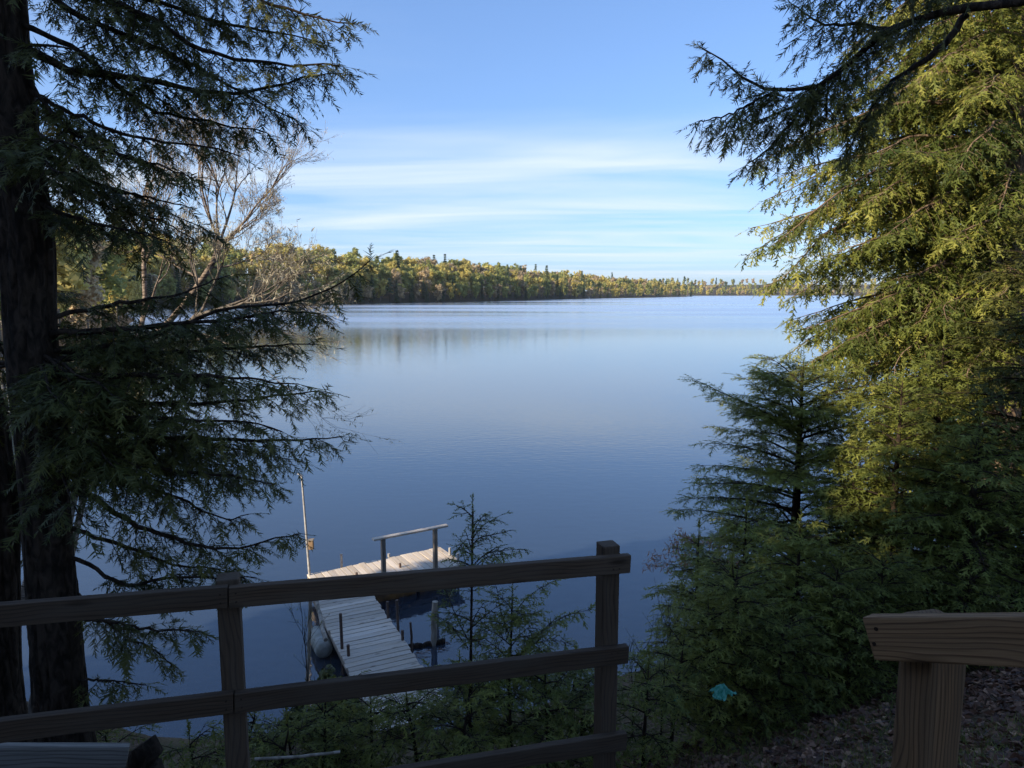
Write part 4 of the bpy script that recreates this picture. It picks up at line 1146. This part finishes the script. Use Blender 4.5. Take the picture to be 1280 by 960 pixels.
for px, Y, sc, key, lab in left_spots:
    x = at(px, 480, Y)[0]
    while gz(x, Y) < 0.4: x -= 0.5
    place_far(key, (x, Y, gz(x, Y)), sc, rg.uniform(0, 6.28), lab, 'trees on the low bank')
# trees on the right bank beyond the conifers
for px, Y, sc, key, lab in [(1120, 30, .8, 'green', 'green tree on the bank beyond the sunlit hemlock'), (1235, 34, .9, 'tan', 'tan tree in the sun deep behind the sunlit hemlock'), (1180, 44, 1.0, 'yellow', 'yellow tree on the bank far behind the sunlit hemlock'), (1290, 26, .9, 'green', 'green tree behind the dark edge of the wood')]:
    x = at(px, 480, Y)[0]
    while gz(x, Y) < 0.4: x += 0.5
    place_far(key, (x, Y, gz(x, Y)), sc, rg.uniform(0, 6.28), lab, 'trees on the far right bank')

# ------------------------------------------------------------------ the long rail fence
YL, YR = 2.56, 3.30
pL, pR = at(0, 756, YL), at(782, 693, YR)
dirv = nrm(np.array([pR[0] - pL[0], pR[1] - pL[1], 0]))
front = np.array([dirv[1], -dirv[0], 0])                    # towards the eye
def fpt(px):                                                # point of the fence line seen at column px (level of the rail)
    a = (px - 640) / F_PX
    # at rail depth the column is x = a * depth along the axis; solve on the plan line
    best = None
    for t in np.linspace(-1, 4, 2001):
        q = pL + dirv * t
        d = (q[1] * math.cos(PITCH) - (q[2] - CAMZ) * math.sin(PITCH))
        e = abs(q[0] / d - a)
        if best is None or e < best[0]: best = (e, q, t)
    return best[1], best[2]
qL, tL = fpt(285); qR, tR = fpt(770)
RT = (pL[2] + pR[2]) / 2
zL0, zR0 = pL[2], pR[2]
print('rail tops', pL, pR, 'tL tR', tL, tR, 'ground', gz(qR[0], qR[1]))
fen = thing('rail_fence', (qR[0], qR[1], gz(qR[0], qR[1])), 'dark weathered three-rail fence running across the view above the dock', 'fence')
tEnd = fpt(787)[1]
LEN = np.linalg.norm((pR - pL)[:2])
def rail(t0, t1, dz, nm='rail'):
    za = zL0 + (zR0 - zL0) * t0 / LEN; zb = zL0 + (zR0 - zL0) * t1 / LEN
    a = pL + dirv * t0; b = pL + dirv * t1
    a = np.array([a[0], a[1], za - 0.0445 + dz]) + front * 0.0; b = np.array([b[0], b[1], zb - 0.0445 + dz])
    return board('rail', a, b, 0.038, 0.089, M['fence'], fen, bev=0.004, wear=0.003)
for dz in (0.0, -0.465, -0.925):
    rail(tL - 2.0, tL - 0.002, dz + 0.004); rail(tL + 0.002, tEnd, dz)
def post(t, z_top, nm='post', mat='fence'):
    q = pL + dirv * t - front * (0.019 + 0.0445 + 0.001)
    zb = gz(q[0], q[1]) - 0.4
    o = board(nm, (q[0], q[1], zb), (q[0], q[1], z_top), 0.089, 0.089, M[mat], fen, up=tuple(front), bev=0.007, wear=0.002)
    return o
zl = zL0 + (zR0 - zL0) * tL / LEN; zr = zL0 + (zR0 - zL0) * tR / LEN
post(tL - 0.005, zl + 0.020); post(tR - 0.012, zr + 0.038); post(tL - 1.75, zl + 0.04)
M['nail'] = plain_mat('rusty_nail', (0.05, 0.03, 0.02), rough=0.6, metal=0.6)
def nail(p, nrmv, root, r=0.004):
    mb = MB(); p = np.array(p); nv = np.array(nrmv)
    mb.tube([p - nv * .002, p + nv * .0015], [r, r], 8)
    o = new_obj('nail', mb.mesh('nail', False, tuple(root.location)), M['nail'], root)
for dz in (0.0, -0.465):
    for t in (tL - .03, tL + .03, tR - .02, tR + .012):
        za = zL0 + (zR0 - zL0) * t / LEN + dz
        for e in (-.025, -.062):
            q = pL + dirv * t; nail((q[0] + front[0] * .0195, q[1] + front[1] * .0195, za + e), front, fen)

# ------------------------------------------------------------------ the short handrail, right
hd = at(1093, 771, 1.43); he = at(1280, 770, 1.20)
h0 = hd - Z * 0.0445; h1 = h0 + (he - hd) * 4.0
hdir = nrm((he - hd) * np.array([1, 1, 0])); hfront = np.array([hdir[1], -hdir[0], 0])
if hfront[1] > 0: hfront = -hfront
pc = hd + hdir * 0.085 - hfront * (0.019 + 0.0445 + .013)
vw = nrm(np.array([-pc[0], -pc[1], 0])); pup = nrm(vw * math.cos(R(45)) + np.array([vw[1], -vw[0], 0]) * math.sin(R(45)))
if pup @ hfront < 0.5: pup = nrm(vw * math.cos(R(45)) - np.array([vw[1], -vw[0], 0]) * math.sin(R(45)))
hr = thing('handrail', (pc[0], pc[1], gz(pc[0], pc[1])), 'brown grained wooden handrail on a square post, close at the lower corner', 'handrail')
board('rail', h0, h1, 0.038, 0.089, M['post'], hr, bev=0.005, wear=0.002)
board('post', (pc[0], pc[1], gz(pc[0], pc[1]) - .4), (pc[0], pc[1], hd[2] + 0.012), 0.089, 0.089, M['post'], hr, up=tuple(pup), bev=0.010, wear=0.0015)
pe = pc + hdir * 1.2
board('post', (pe[0], pe[1], gz(pe[0], pe[1]) - .4), (pe[0], pe[1], hd[2] + 0.40), 0.089, 0.089, M['post'], hr, up=tuple(hfront), bev=0.010, wear=0.0015)
for e in (-.02, -.032):
    pass
for e, f in ((-.022, .018), (-.055, .016)):
    q = hd + nrm(he - hd) * f + Z * e + hfront * 0.0195; nail(q, hfront, hr, 0.0042)

# ------------------------------------------------------------------ dock
DZ = 0.46
wa, wb = onz(443, 849, DZ), onz(529, 838, DZ)           # shore end, left and right
wc, wd = onz(390, 744, DZ), onz(463, 740, DZ)           # lake end
print('walk', wa, wb, wc, wd)
ax = nrm(((wc + wd) / 2 - (wa + wb) / 2) * np.array([1, 1, 0])); sx = np.array([ax[1], -ax[0], 0])
Wd = abs(((wb - wa) @ sx) + ((wd - wc) @ sx)) / 2
o0 = (wa + wb) / 2; L0 = (((wc + wd) / 2 - o0) @ ax)
print('walkway width', Wd, 'len', L0, 'ax', ax)
dock = thing('dock', (o0[0], o0[1], 0), 'weathered plank dock with a walkway and an end platform on the lake', 'dock')
def wpt(s, c, z=DZ): return o0 + ax * s + sx * c + Z * (z - o0[2])
np_ = 0; s = -1.3
PW = 0.142
while s < L0 + 0.3:
    jit = random.uniform(-.02, .02)
    board('plank', wpt(s, -Wd / 2 + jit - .02, DZ - .019 + random.uniform(-.003, .003)), wpt(s + random.uniform(-.012, .012), Wd / 2 + jit + .02, DZ - .019 + random.uniform(-.003, .003)), PW - 0.014, 0.038, M['dock'], dock, bev=0.004, wear=0.004)
    s += PW + random.uniform(-.002, .006)
for c in (-Wd / 2 + .03, Wd / 2 - .03):
    board('stringer', wpt(-1.35, c, DZ - .038 - .072), wpt(L0 + .3, c, DZ - .038 - .072), 0.04, 0.14, M['dock_dark'], dock)
# platform
pa, pb_, pcn, pd = onz(384, 719, DZ), onz(547.5, 685, DZ), onz(565, 702, DZ), onz(393, 745, DZ)
print('platform', pa, pb_, pcn, pd)
e1 = nrm((pb_ - pa) * np.array([1, 1, 0])); e2 = np.array([e1[1], -e1[0], 0])
if e2 @ (pcn - pb_) < 0: e2 = -e2
PLen = np.linalg.norm(pb_ - pa); PDep = abs((pcn - pb_) @ e2)
PDep = max(PDep, 1.2)
print('platform len', PLen, 'depth', PDep)
def ppt(a, b, z=DZ): return pa + e1 * a + e2 * b + Z * (z - pa[2])
a = 0.07
while a < PLen:
    j = random.uniform(-.02, .02)
    board('plank', ppt(a, -.03 + j, DZ - .013 + random.uniform(-.003, .003)), ppt(a + random.uniform(-.01, .01), PDep + .03 + j, DZ - .013 + random.uniform(-.003, .003)), PW - 0.012, 0.038, M['dock'], dock, bev=0.004, wear=0.004)
    a += PW + random.uniform(-.002, .006)
for b in (.03, PDep - .03):
    board('stringer', ppt(0, b, DZ - .034 - .08), ppt(PLen, b, DZ - .034 - .08), 0.04, 0.15, M['dock_dark'], dock)
for a in (.03, PLen - .03):
    board('joist', ppt(a, .06, DZ - .034 - .08), ppt(a, PDep - .06, DZ - .034 - .08), 0.04, 0.14, M['dock_dark'], dock)
# guard rail at the near edge
Yp = ppt(PLen * .6, PDep)[1]
def col_on_edge(px):
    best = None
    for t in np.linspace(0, PLen, 600):
        q = ppt(t, PDep - .05); d = q[1] * math.cos(PITCH) - (q[2] - CAMZ) * math.sin(PITCH)
        e = abs(q[0] / d - (px - 640) / F_PX)
        if best is None or e < best[0]: best = (e, t, q)
    return best[1], best[2]
t1, q1 = col_on_edge(480); t2, q2 = col_on_edge(544.5)
z1 = at(478, 674, q1[1])[2]; z2 = at(543, 660, q2[1])[2]; zt = (z1 + z2) / 2
print('guard', t1, t2, z1, z2)
for t, zz in ((t1, zt), (t2, zt)):
    q = ppt(t, PDep - .05)
    board('rail_post', (q[0], q[1], DZ - .2), (q[0], q[1], zz), 0.085, 0.085, M['dock_dark'], dock, up=tuple(e2), bev=.005)
qa, qb = ppt(t1 - .22, PDep - .05), ppt(t2 + .30, PDep - .05)
board('guard_rail', (qa[0], qa[1], zt + .0205), (qb[0], qb[1], zt + .0205), 0.12, 0.04, M['dock'], dock, bev=.004, wear=.004)
# pipes that pin the dock
M['pipe_pale'] = plain_mat('galvanised_pipe', (0.42, 0.41, 0.39), (0.28, 0.26, 0.24), rough=0.45, metal=0.0, scale=20)
M['pipe_rust'] = plain_mat('rusty_pipe', (0.09, 0.065, 0.055), (0.16, 0.10, 0.07), rough=0.8, scale=30)
def pipe(x, y, z0, z1, r, mat, lean=(0, 0), nm='pipe', root=dock):
    mb = MB(); mb.tube([(x, y, z0), (x + lean[0] * .5, y + lean[1] * .5, (z0 + z1) / 2), (x + lean[0], y + lean[1], z1)], [r, r, r], 10)
    return new_obj(nm, mb.mesh(nm, True, tuple(root.location)), M[mat], root)
for px, ytop, (aa, bb_) in [(427, 692, (None, -.04)), (486, 692, (None, -.04)), (547, 683, (None, -.04))]:
    best = min(np.linspace(0, PLen, 500), key=lambda t: abs((lambda q: q[0] / (q[1] * math.cos(PITCH) - (q[2] - CAMZ) * math.sin(PITCH)))(ppt(t, bb_)) - (px - 640) / F_PX))
    q = ppt(best, bb_); pipe(q[0], q[1], -.9, at(px, ytop, q[1])[2], .028, 'pipe_pale')
for b in (PDep * .45, PDep * .8):
    q = ppt(PLen + .04, b); pipe(q[0], q[1], -.9, DZ + .17, .028, 'pipe_pale')
for a in (PLen * .6, PLen * .28):
    q = ppt(a, PDep * .55); pipe(q[0], q[1], -.9, DZ + .10, .026, 'pipe_rust')
def side_s(px, py, c):
    q = onz(px, py, DZ); return (q - o0) @ ax
for px, yb, yt, c, ln in [(424, 812, 767, -Wd / 2 + .07, 0), (436.5, 820, 806, -Wd / 2 + .12, 0), (483, 773, 752, Wd / 2 + .03, 0), (497, 787, 750, Wd / 2 + .06, 0), (501, 801, 788, Wd / 2 + .02, 0)]:
    s_ = side_s(px, yb, c); q = wpt(s_, c)
    pipe(q[0], q[1], -.9, at(px, yt, q[1])[2], .026, 'pipe_rust', lean=(-.03, 0))
# drums that float the platform
M['drum'] = plain_mat('brown_drum', (0.20, 0.10, 0.03), (0.09, 0.045, 0.018), rough=0.45, scale=6)
M['drum_white'] = plain_mat('white_float', (0.36, 0.35, 0.31), (0.20, 0.20, 0.16), rough=0.6, scale=7)
for a0 in (PLen * .36, PLen * .36 + 1.0):
    c0, c1 = ppt(a0, PDep - .34, DZ - .47), ppt(a0 + .92, PDep - .34, DZ - .47)
    k = np.array([0, .01, .03, .31, .33, .35, .64, .66, .68, .97, .99, 1.0]); rr = np.array([.24, .285, .28, .28, .295, .28, .28, .295, .28, .28, .285, .24])
    mb = MB(); mb.tube(c0 + (c1 - c0) * k[:, None], rr, 24); new_obj('drum', mb.mesh('drum', True, tuple(dock.location)), M['drum'], dock)
q = wpt(L0 * .52, -Wd / 2 - .13, DZ - .30)
k = np.array([0, .03, .1, .5, .9, .97, 1.0]); rr = np.array([.10, .19, .22, .225, .22, .19, .10]) * .72
mb = MB(); mb.tube(q + np.outer(k * .8, ax) + np.zeros(3), rr, 20); new_obj('float', mb.mesh('float', True, tuple(dock.location)), M['drum_white'], dock)
# tall pole with a small box at the outer corner
pq = onz(387, 719, DZ); ptop = at(377, 594, pq[1])
pole = thing('marker_pole', (pq[0], pq[1], -.9), 'tall thin pale pole with a small tan box standing at the dock corner', 'pole')
mb = MB(); mb.tube([(pq[0], pq[1], -.9), (pq[0], pq[1], DZ), (pq + (ptop - pq) * .5), ptop], [.030, .028, .024, .02], 10)
new_obj('shaft', mb.mesh('shaft', True, tuple(pole.location)), M['pipe_pale'], pole)
bc = at(389, 681, pq[1] - .03)
M['tan_box'] = plain_mat('tan_painted_box', (0.30, 0.20, 0.11), (0.20, 0.13, 0.08), rough=0.7, scale=12)
board('box', bc - Z * .10, bc + Z * .10, 0.10, 0.09, M['tan_box'], pole, up=(0, 1, 0), bev=.012)
board('lid', bc + Z * .108 - np.array([.06, 0, 0]), bc + Z * .116 + np.array([.06, 0, 0]), 0.12, 0.02, M['dock_dark'], pole, bev=.003)
mb = MB(); mb.tube([ptop - Z * .03, ptop + Z * .01 + np.array([-.03, 0, 0]), ptop + Z * .03 + np.array([-.09, 0, .0])], [.02, .018, .015], 8)
new_obj('hook', mb.mesh('hook', True, tuple(pole.location)), M['pipe_pale'], pole)
# loose poles and a piling beside the dock
M['driftwood'] = bark_mat('driftwood', (0.20, 0.17, 0.13), (0.42, 0.36, 0.29), scale=12, stretch=.2, bump=.3)
def loose(name, label, cat, pts, r, mat='driftwood', group=None, seg=9, wob=.06):
    b = np.array(pts[0]); b[2] = min(p[2] for p in pts)
    P = resample(pts, 14); P[1:-1] += rng.normal(0, r * .12, P[1:-1].shape)
    mb = MB(); mb.tube(P, np.interp(np.linspace(0, 1, 14), np.linspace(0, 1, len(r) if np.ndim(r) else 1), r) if np.ndim(r) else np.full(14, r), seg, wob=wob)
    o = new_obj(name, mb.mesh(name, True, b), M[mat]); o.location = tuple(b)
    return tag(o, label, cat, group)
q0 = wpt(1.0, -Wd / 2 - .95, 0); y_ = q0[1]
loose('wooden_pole', 'pale crooked pole standing in the water left of the walkway', 'pole', [at(383, 862, y_), at(386, 810, y_), at(388, 740, y_)], .028)
loose('wooden_pole', 'split pale pole leaning against the walkway by the white float', 'pole', [at(407, 800, y_ + .5), at(400, 770, y_ + 1.2), at(394, 742, y_ + 1.7)], .035)
q = onz(542, 806, -.0)
loose('mooring_piling', 'upright wooden piling in the shallows right of the dock', 'piling', [np.array([q[0], q[1], -.7]), np.array([q[0] + .01, q[1], .3]), at(544, 752, q[1])], .055)
qa, qb = onz(512, 809, .02), onz(556, 802, .02)
loose('sunken_log', 'dark log lying at the waterline beside the upright piling', 'log', [qa, (qa + qb) / 2 - Z * .02, qb], .06, 'bark_dark')
q = onz(515, 815, 0.0)
loose('iron_stake', 'thin dark stake standing in the water right of the walkway', 'stake', [np.array([q[0], q[1], -.6]), at(514.5, 800, q[1]), at(513, 778, q[1])], .022, 'pipe_rust', wob=.01)
# dark brush heaped on the bank left of the walkway
def brush(name, label, c, size, n_, seed, mat, group=None, sz=.10):
    rg_ = np.random.default_rng(seed)
    b = np.array(c, float)
    root = thing(name, b, label, 'bush', group)
    st = MB(); k = 26
    P0 = b + rg_.normal(0, .12, (k, 3)) * np.array([1, 1, .1]); P1 = b + rg_.uniform(-1, 1, (k, 3)) * np.array(size) * np.array([1, 1, 0]) + Z * size[2] * rg_.uniform(.4, 1.1, (k, 1))
    st.sticks(P0, P1, .012, .004)
    new_obj('branchwork', st.mesh('branchwork', True, b), M['bark_warm'], root, 'stuff')
    v, t = leaf_cloud(n_, b + Z * size[2] * .5, (size[0], size[1], size[2] * .55), sz, rg_, shell=.6)
    mb = MB(); mb.soup(v, np.repeat(t, 3)); new_obj('crown', mb.mesh('crown', False, b), M[mat], root, 'stuff')
    return root
for s_, c, sz_, sd, lab in [(-.2, -.62, (.35, .4, .5), 3, 'dark brush heaped beside the walkway near its shore end'), (.6, -.55, (.30, .45, .55), 4, 'dark brush under the edge of the walkway by the white float'), (-.3, -1.15, (.35, .3, .45), 5, 'dark clump of brush at the foot of the pale crooked pole')]:
    q = wpt(s_, -Wd / 2 + c + .2, 0); brush('brush_pile', lab, (q[0], q[1], max(gz(q[0], q[1]), -.1)), sz_, 900, sd, 'hemlock', sz=.06)

# ------------------------------------------------------------------ things on the bank below the fence
pk0, pk1 = at(-160, 946, 3.25), at(160, 944, 3.6)
pl_ = thing('weathered_plank', (pk0 + pk1) / 2, 'grey weathered plank with wavy grain lying below the lowest rail', 'plank')
board('plank_board', pk0, pk1, 0.045, 0.12, M['grey_plank'], pl_, bev=.005, wear=.004)
sp_ = at(178, 950, 3.72); zg = gz(sp_[0], sp_[1])
loose('tree_stump', 'dark rotten stump at the end of the grey plank', 'stump', [np.array([sp_[0], sp_[1], min(zg, sp_[2] - .2)]), np.array([sp_[0], sp_[1], sp_[2] - .05]), at(178, 929, 3.72)], np.array([.11, .085, .075]), 'bark_dark', seg=14, wob=.10)
loose('pale_stick', 'thin pale stick lying on the bank below the middle post', 'stick', [at(318, 949, 4.3), at(370, 946, 4.4), at(425, 940, 4.5)], .010)
# teal tarp
tq = at(902, 863, 5.4)
rt = np.random.default_rng(3)
mb = MB(); nxg = 22
U, V = np.meshgrid(np.linspace(-1, 1, nxg), np.linspace(-1, 1, nxg))
ang = np.arctan2(V, U); rad_ = np.maximum(np.abs(U), np.abs(V)) * (1 + .22 * np.sin(ang * 3 + 1) + .12 * np.sin(ang * 7))
hgt = 0.085 * np.exp(-(rad_ * 1.25) ** 2) + 0.020 * np.abs(np.sin(U * 5 + V * 3)) * (1 - .5 * rad_) + rt.normal(0, .006, U.shape)
pts = np.stack([rad_ * np.cos(ang) * .10, rad_ * np.sin(ang) * .07, hgt], -1).reshape(-1, 3)
ii = (np.arange(nxg - 1)[:, None] * nxg + np.arange(nxg - 1)[None]).ravel()
mb.add(pts, quads=np.stack([ii, ii + 1, ii + nxg + 1, ii + nxg], -1))
tp_o = new_obj('tarp', mb.mesh('tarp', False), plain_mat('teal_plastic', (0.04, 0.22, 0.15), (0.06, 0.30, 0.21), rough=.3, spec=.5, scale=20))
tp_o.location = tuple(tq - Z * .05); tag(tp_o, 'crumpled teal plastic tarp among the small firs', 'tarp')
mb = MB(); mb.add(pts * np.array([.28, .28, .5]), quads=np.stack([ii, ii + 1, ii + nxg + 1, ii + nxg], -1))
tp2 = new_obj('tarp', mb.mesh('tarp', False), tp_o.data.materials[0]); tp2.location = tuple(at(845, 876, 5.5)); tag(tp2, 'small scrap of teal plastic left of the tarp', 'tarp')

# ------------------------------------------------------------------ saplings and undergrowth
sap = on_ground(582, 5.0); Hs = at(590, 640, 5.0)[2] - sap[2]
lean_ = at(591, 640, 5.0)[0] - sap[0]
G = lambda pp, y0=5.0, y1=5.0: guided(pp, y0, y1)
build_conifer('hemlock_sapling', 'slender hemlock sapling rising above the top rail beside the dock', 'sapling', sap, Hs, 0.012, 0.30, M['sapling'], lean=(lean_, 0),
              whorl=0.24, per=2, rise=0.5, sag=0.30, first=.10, bl=.14, bl_step=.05, tw_step=.04, tw_len=.085, lod='mid', droop=.2, taper=.5, tone=.4, start=.15,
              extra=[G([(589, 676), (602, 658), (615, 650), (628, 643)], 5, 4.9), G([(588, 684), (600, 672), (618, 668), (638, 663)], 5, 5.1), G([(587, 712), (605, 694), (628, 688), (655, 687)], 5, 4.9), G([(587, 716), (606, 698), (622, 693), (638, 694)], 5, 5.2),
                     G([(588, 690), (580, 680), (574, 684), (570, 690)], 5, 4.9), G([(589, 672), (596, 658), (600, 650), (604, 645)], 5, 5.1), G([(585, 800), (570, 770), (560, 745), (556, 735)], 5, 5.2), G([(585, 810), (568, 788), (556, 775), (544, 770)], 5, 4.8), G([(584, 790), (606, 770), (626, 755), (640, 748)], 5, 5.2)])
sb = on_ground(632, 5.2); Hs = at(640, 748, 5.2)[2] - sb[2]
build_conifer('hemlock_sapling', 'bushy hemlock sapling with feathery boughs under the top rail', 'sapling', sb, Hs, 0.013, 0.55, M['sapling'], lean=(.05, 0),
              whorl=0.13, per=2, rise=0.5, sag=0.35, first=.05, bl=.20, bl_step=.055, tw_step=.045, tw_len=.10, lod='mid', droop=.2, taper=.6, tone=.5, start=.2,
              extra=[G([(633, 800), (645, 765), (665, 742), (694, 726)], 5.2, 5.0), G([(640, 830), (675, 790), (705, 771), (738, 762)], 5.2, 4.9), G([(634, 790), (625, 760), (622, 740), (618, 727)], 5.2, 5.3), G([(636, 850), (660, 810), (690, 800), (716, 806)], 5.2, 5.1)])
low = [(385, 5.0, 885, .40, 'low dark hemlock seedling left of the middle of the bottom rail'), (452, 5.2, 872, .45, 'hemlock seedling under the rail below the walkway'),
       (520, 5.0, 866, .45, 'hemlock seedling below the shore end of the walkway'), (566, 4.7, 870, .42, 'seedling at the foot of the slender sapling'),
       (640, 4.9, 842, .5, 'dense hemlock seedling below the bushy sapling'), (690, 5.0, 845, .5, 'hemlock seedling between the bushy sapling and the end post'),
       (735, 5.5, 842, .42, 'hemlock seedling touching the end post of the fence'), (350, 5.0, 905, .4, 'small seedling by the thin pale stick'),
       (815, 5.6, 830, .42, 'hemlock seedling just past the end post'), (850, 6.2, 800, .5, 'leafy seedling between the end post and the teal tarp'),
       (955, 6.4, 705, .55, 'young fir with a thin dark stem beside the teal tarp'), (990, 6.4, 770, .55, 'young fir with drooping boughs near the teal tarp'),
       (1045, 6.8, 710, .6, 'young fir left of the short handrail'), (1085, 6.6, 760, .55, 'young fir just behind the handrail end'),
       (420, 5.6, 872, .5, 'seedling further down the bank below the walkway'), (600, 5.8, 838, .6, 'seedling further down the bank behind the slender sapling'), (712, 5.6, 822, .5, 'seedling further down the bank near the end post'),
       (215, 4.7, 935, .35, 'low seedling beside the rotten stump'), (262, 5.3, 900, .4, 'seedling on the bank just before the middle post'), (318, 4.7, 915, .38, 'seedling on the bank just past the middle post'), (110, 5.6, 900, .4, 'seedling at the foot of the big leaning hemlock'),
       (905, 6.4, 760, .7, 'low fir with yellow-green tips above the teal tarp'), (1130, 7.0, 700, .6, 'young fir rising right behind the handrail post'), (1230, 6.9, 720, .6, 'young fir in deep shade above the handrail')]
for px, Y, yt, spread, lab in low:
    b = on_ground(px, Y); H = max(at(px, yt, Y)[2] - b[2], .35)
    build_conifer('hemlock_sapling' if 'seedling' in lab else 'fir_sapling', lab, 'sapling', b, H, .010 + .006 * H, spread, M['sapling'], whorl=0.12, per=3 if spread > .5 else 2, rise=.35, sag=.3, first=.06,
                  bl=.21, bl_step=.065, tw_step=.055, tw_len=.12, lod='mid', droop=.15, taper=.35, lean=(rng.normal(0, .10), rng.normal(0, .06)), tone=.5 if 'yellow' not in lab else .85, start=.15)
# thin bare saplings at the water's edge
for px, Y, yt, lab, sd in [(838, 6.5, 715, 'bare twiggy sapling past the end post, against the water', 51), (372, 7.5, 640, 'bare thin shrub on the bank left of the dock', 53), (800, 7.2, 735, 'thin leafless shoot between the end post and the firs', 55)]:
    b = on_ground(px, Y); top = at(px, yt, Y); t1_ = b + (top - b) * .45
    bare_tree('bare_sapling', lab, 'sapling', b, [b - Z * .1, b + (top - b) * .2, b + (top - b) * .35, t1_], .010,
              [(t1_, top - t1_, .45, .006), (t1_, top - t1_ + np.array([.3, 0, 0]), .35, .005), (b + (top - b) * .3, top - t1_ + np.array([-.4, 0, 0]), .35, .005)], M['bark_dark'], M['sapling'], sd, depth=2, bud=.6, leaf=.014, spread=.5)
# beech sapling with orange leaves at the waterline, and more deep in the wood
for px, py, Y, lab, sd in [(852, 712, 9.6, 'orange withered beech leaves at the waterline by the firs', 61), (1185, 668, 13.2, 'orange beech glowing in sun deep between the firs', 63), (1215, 700, 13.6, 'orange beech on the ground deep under the dark fir', 65), (1150, 690, 12.8, 'coppery beech between the slim firs in the sun', 67)]:
    b = on_ground(px, Y); t1_ = at(px, py + 14, Y)
    bare_tree('beech_sapling', lab, 'sapling', b, [b - Z * .1, b + (t1_ - b) * .4, b + (t1_ - b) * .7, t1_], .014,
              [(t1_, np.array([-.5, -.2, .6]), .4, .007), (t1_, np.array([.5, -.2, .5]), .4, .007), (t1_, np.array([0, .2, .8]), .35, .007)], M['bark_grey'], M['beech'], sd, depth=3, bud=.9, leaf=.035, spread=.7)

# leaf litter and grass on the near bank
rg = np.random.default_rng(77)
def scatter(n_, x0, x1, y0, y1):
    p = np.stack([rg.uniform(x0, x1, n_), rg.uniform(y0, y1, n_)], -1)
    return np.column_stack([p, ground_z(p)])
m_leaf = foliage_mat('dead_leaves', (0.040, 0.017, 0.009), (0.130, 0.060, 0.032), (0.42, 0.25, 0.15), transl=.1, rough=.5, spec=.4)
P = np.concatenate([scatter(15000, .2, 5.5, 1.6, 6.5), scatter(5000, -3.5, .4, 2.6, 6.0)])
a = rg.uniform(0, 6.28, len(P)); nz = nrm(np.column_stack([rg.normal(0, .45, (len(P), 2)), np.ones(len(P))]))
d = nrm(np.cross(np.column_stack([np.cos(a), np.sin(a), 0 * a]), nz)); s = np.cross(nz, d)
L = rg.uniform(.018, .050, (len(P), 1)); Pz = P + Z * rg.uniform(.004, .03, (len(P), 1))
curl = nz * L * rg.uniform(.1, .6, (len(P), 1))
v0, v1, v2, v3 = Pz - d * L, Pz + s * L * .55 + curl, Pz + d * L, Pz - s * L * .55 + curl
mb = MB(); mb.add(np.stack([v0, v1, v2, v3], 1), tris=(np.arange(len(P))[:, None, None] * 4 + np.array([[0, 1, 2], [0, 2, 3]])[None]).reshape(-1, 3), tone=np.repeat(np.clip(rg.normal(.42, .25, len(P)), 0, 1), 4))
new_obj('leaf_litter', mb.mesh('leaf_litter'), m_leaf, None, 'stuff')
m_grass = foliage_mat('bank_grass', (0.05, 0.075, 0.018), (0.11, 0.14, 0.03), (0.22, 0.22, 0.06), transl=.3)
P = scatter(26000, .2, 5.5, 2.2, 6.5)
keep = vnoise(P, .55, 12) > -.02
P = P[keep]
P = np.concatenate([P, scatter(3500, -3.5, .4, 2.8, 6.0)])
a = rg.uniform(0, 6.28, len(P)); h = rg.uniform(.03, .10, (len(P), 1)); w_ = np.column_stack([np.cos(a), np.sin(a), 0 * a]) * .003
ln_ = np.column_stack([rg.normal(0, .5, (len(P), 2)), np.zeros(len(P))])
mb = MB(); mb.soup(np.stack([P - w_, P + w_, P + Z * h + ln_ * h], 1), np.repeat(rg.random(len(P)), 3))
new_obj('grass', mb.mesh('grass'), m_grass, None, 'stuff')
# fallen twigs
P = scatter(90, .3, 5.2, 2.0, 6.0); a = rg.uniform(0, 6.28, len(P)); L = rg.uniform(.1, .45, (len(P), 1))
D = np.column_stack([np.cos(a), np.sin(a), rg.normal(0, .1, len(P))])
mb = MB(); mb.sticks(P + Z * .02 - D * L / 2, P + Z * .03 + D * L / 2, .0032, .0012)
new_obj('twig_litter', mb.mesh('twig_litter', True), M['bark_grey'], None, 'stuff')

# ------------------------------------------------------------------ the morning air between here and the far shore
m, n, l, out = mat_new('thin_haze')
vp = n.new('ShaderNodeVolumePrincipled'); vp.inputs['Color'].default_value = (0.80, 0.88, 1.0, 1); vp.inputs['Density'].default_value = 0.00006; vp.inputs['Anisotropy'].default_value = 0.2
l.new(vp.outputs[0], out.inputs['Volume'])
mb = MB()
cv = np.array([(X0 - 100, Y0 - 100, ZB - 1.5), (X1 + 100, Y0 - 100, ZB - 1.5), (X1 + 100, Y1 + 100, ZB - 1.5), (X0 - 100, Y1 + 100, ZB - 1.5)])
cv = np.concatenate([cv, cv + np.array([0, 0, 85 - ZB])])
mb.add(cv, quads=[(3, 2, 1, 0), (4, 5, 6, 7), (0, 1, 5, 4), (1, 2, 6, 5), (2, 3, 7, 6), (3, 0, 4, 7)])
new_obj('haze', mb.mesh('haze'), m, None, 'stuff')

print('tris', sum(len(o.data.polygons) for o in scene.objects if o.type == 'MESH'), 'unique', sum(len(me.polygons) for me in bpy.data.meshes), 'objects', len(scene.objects))
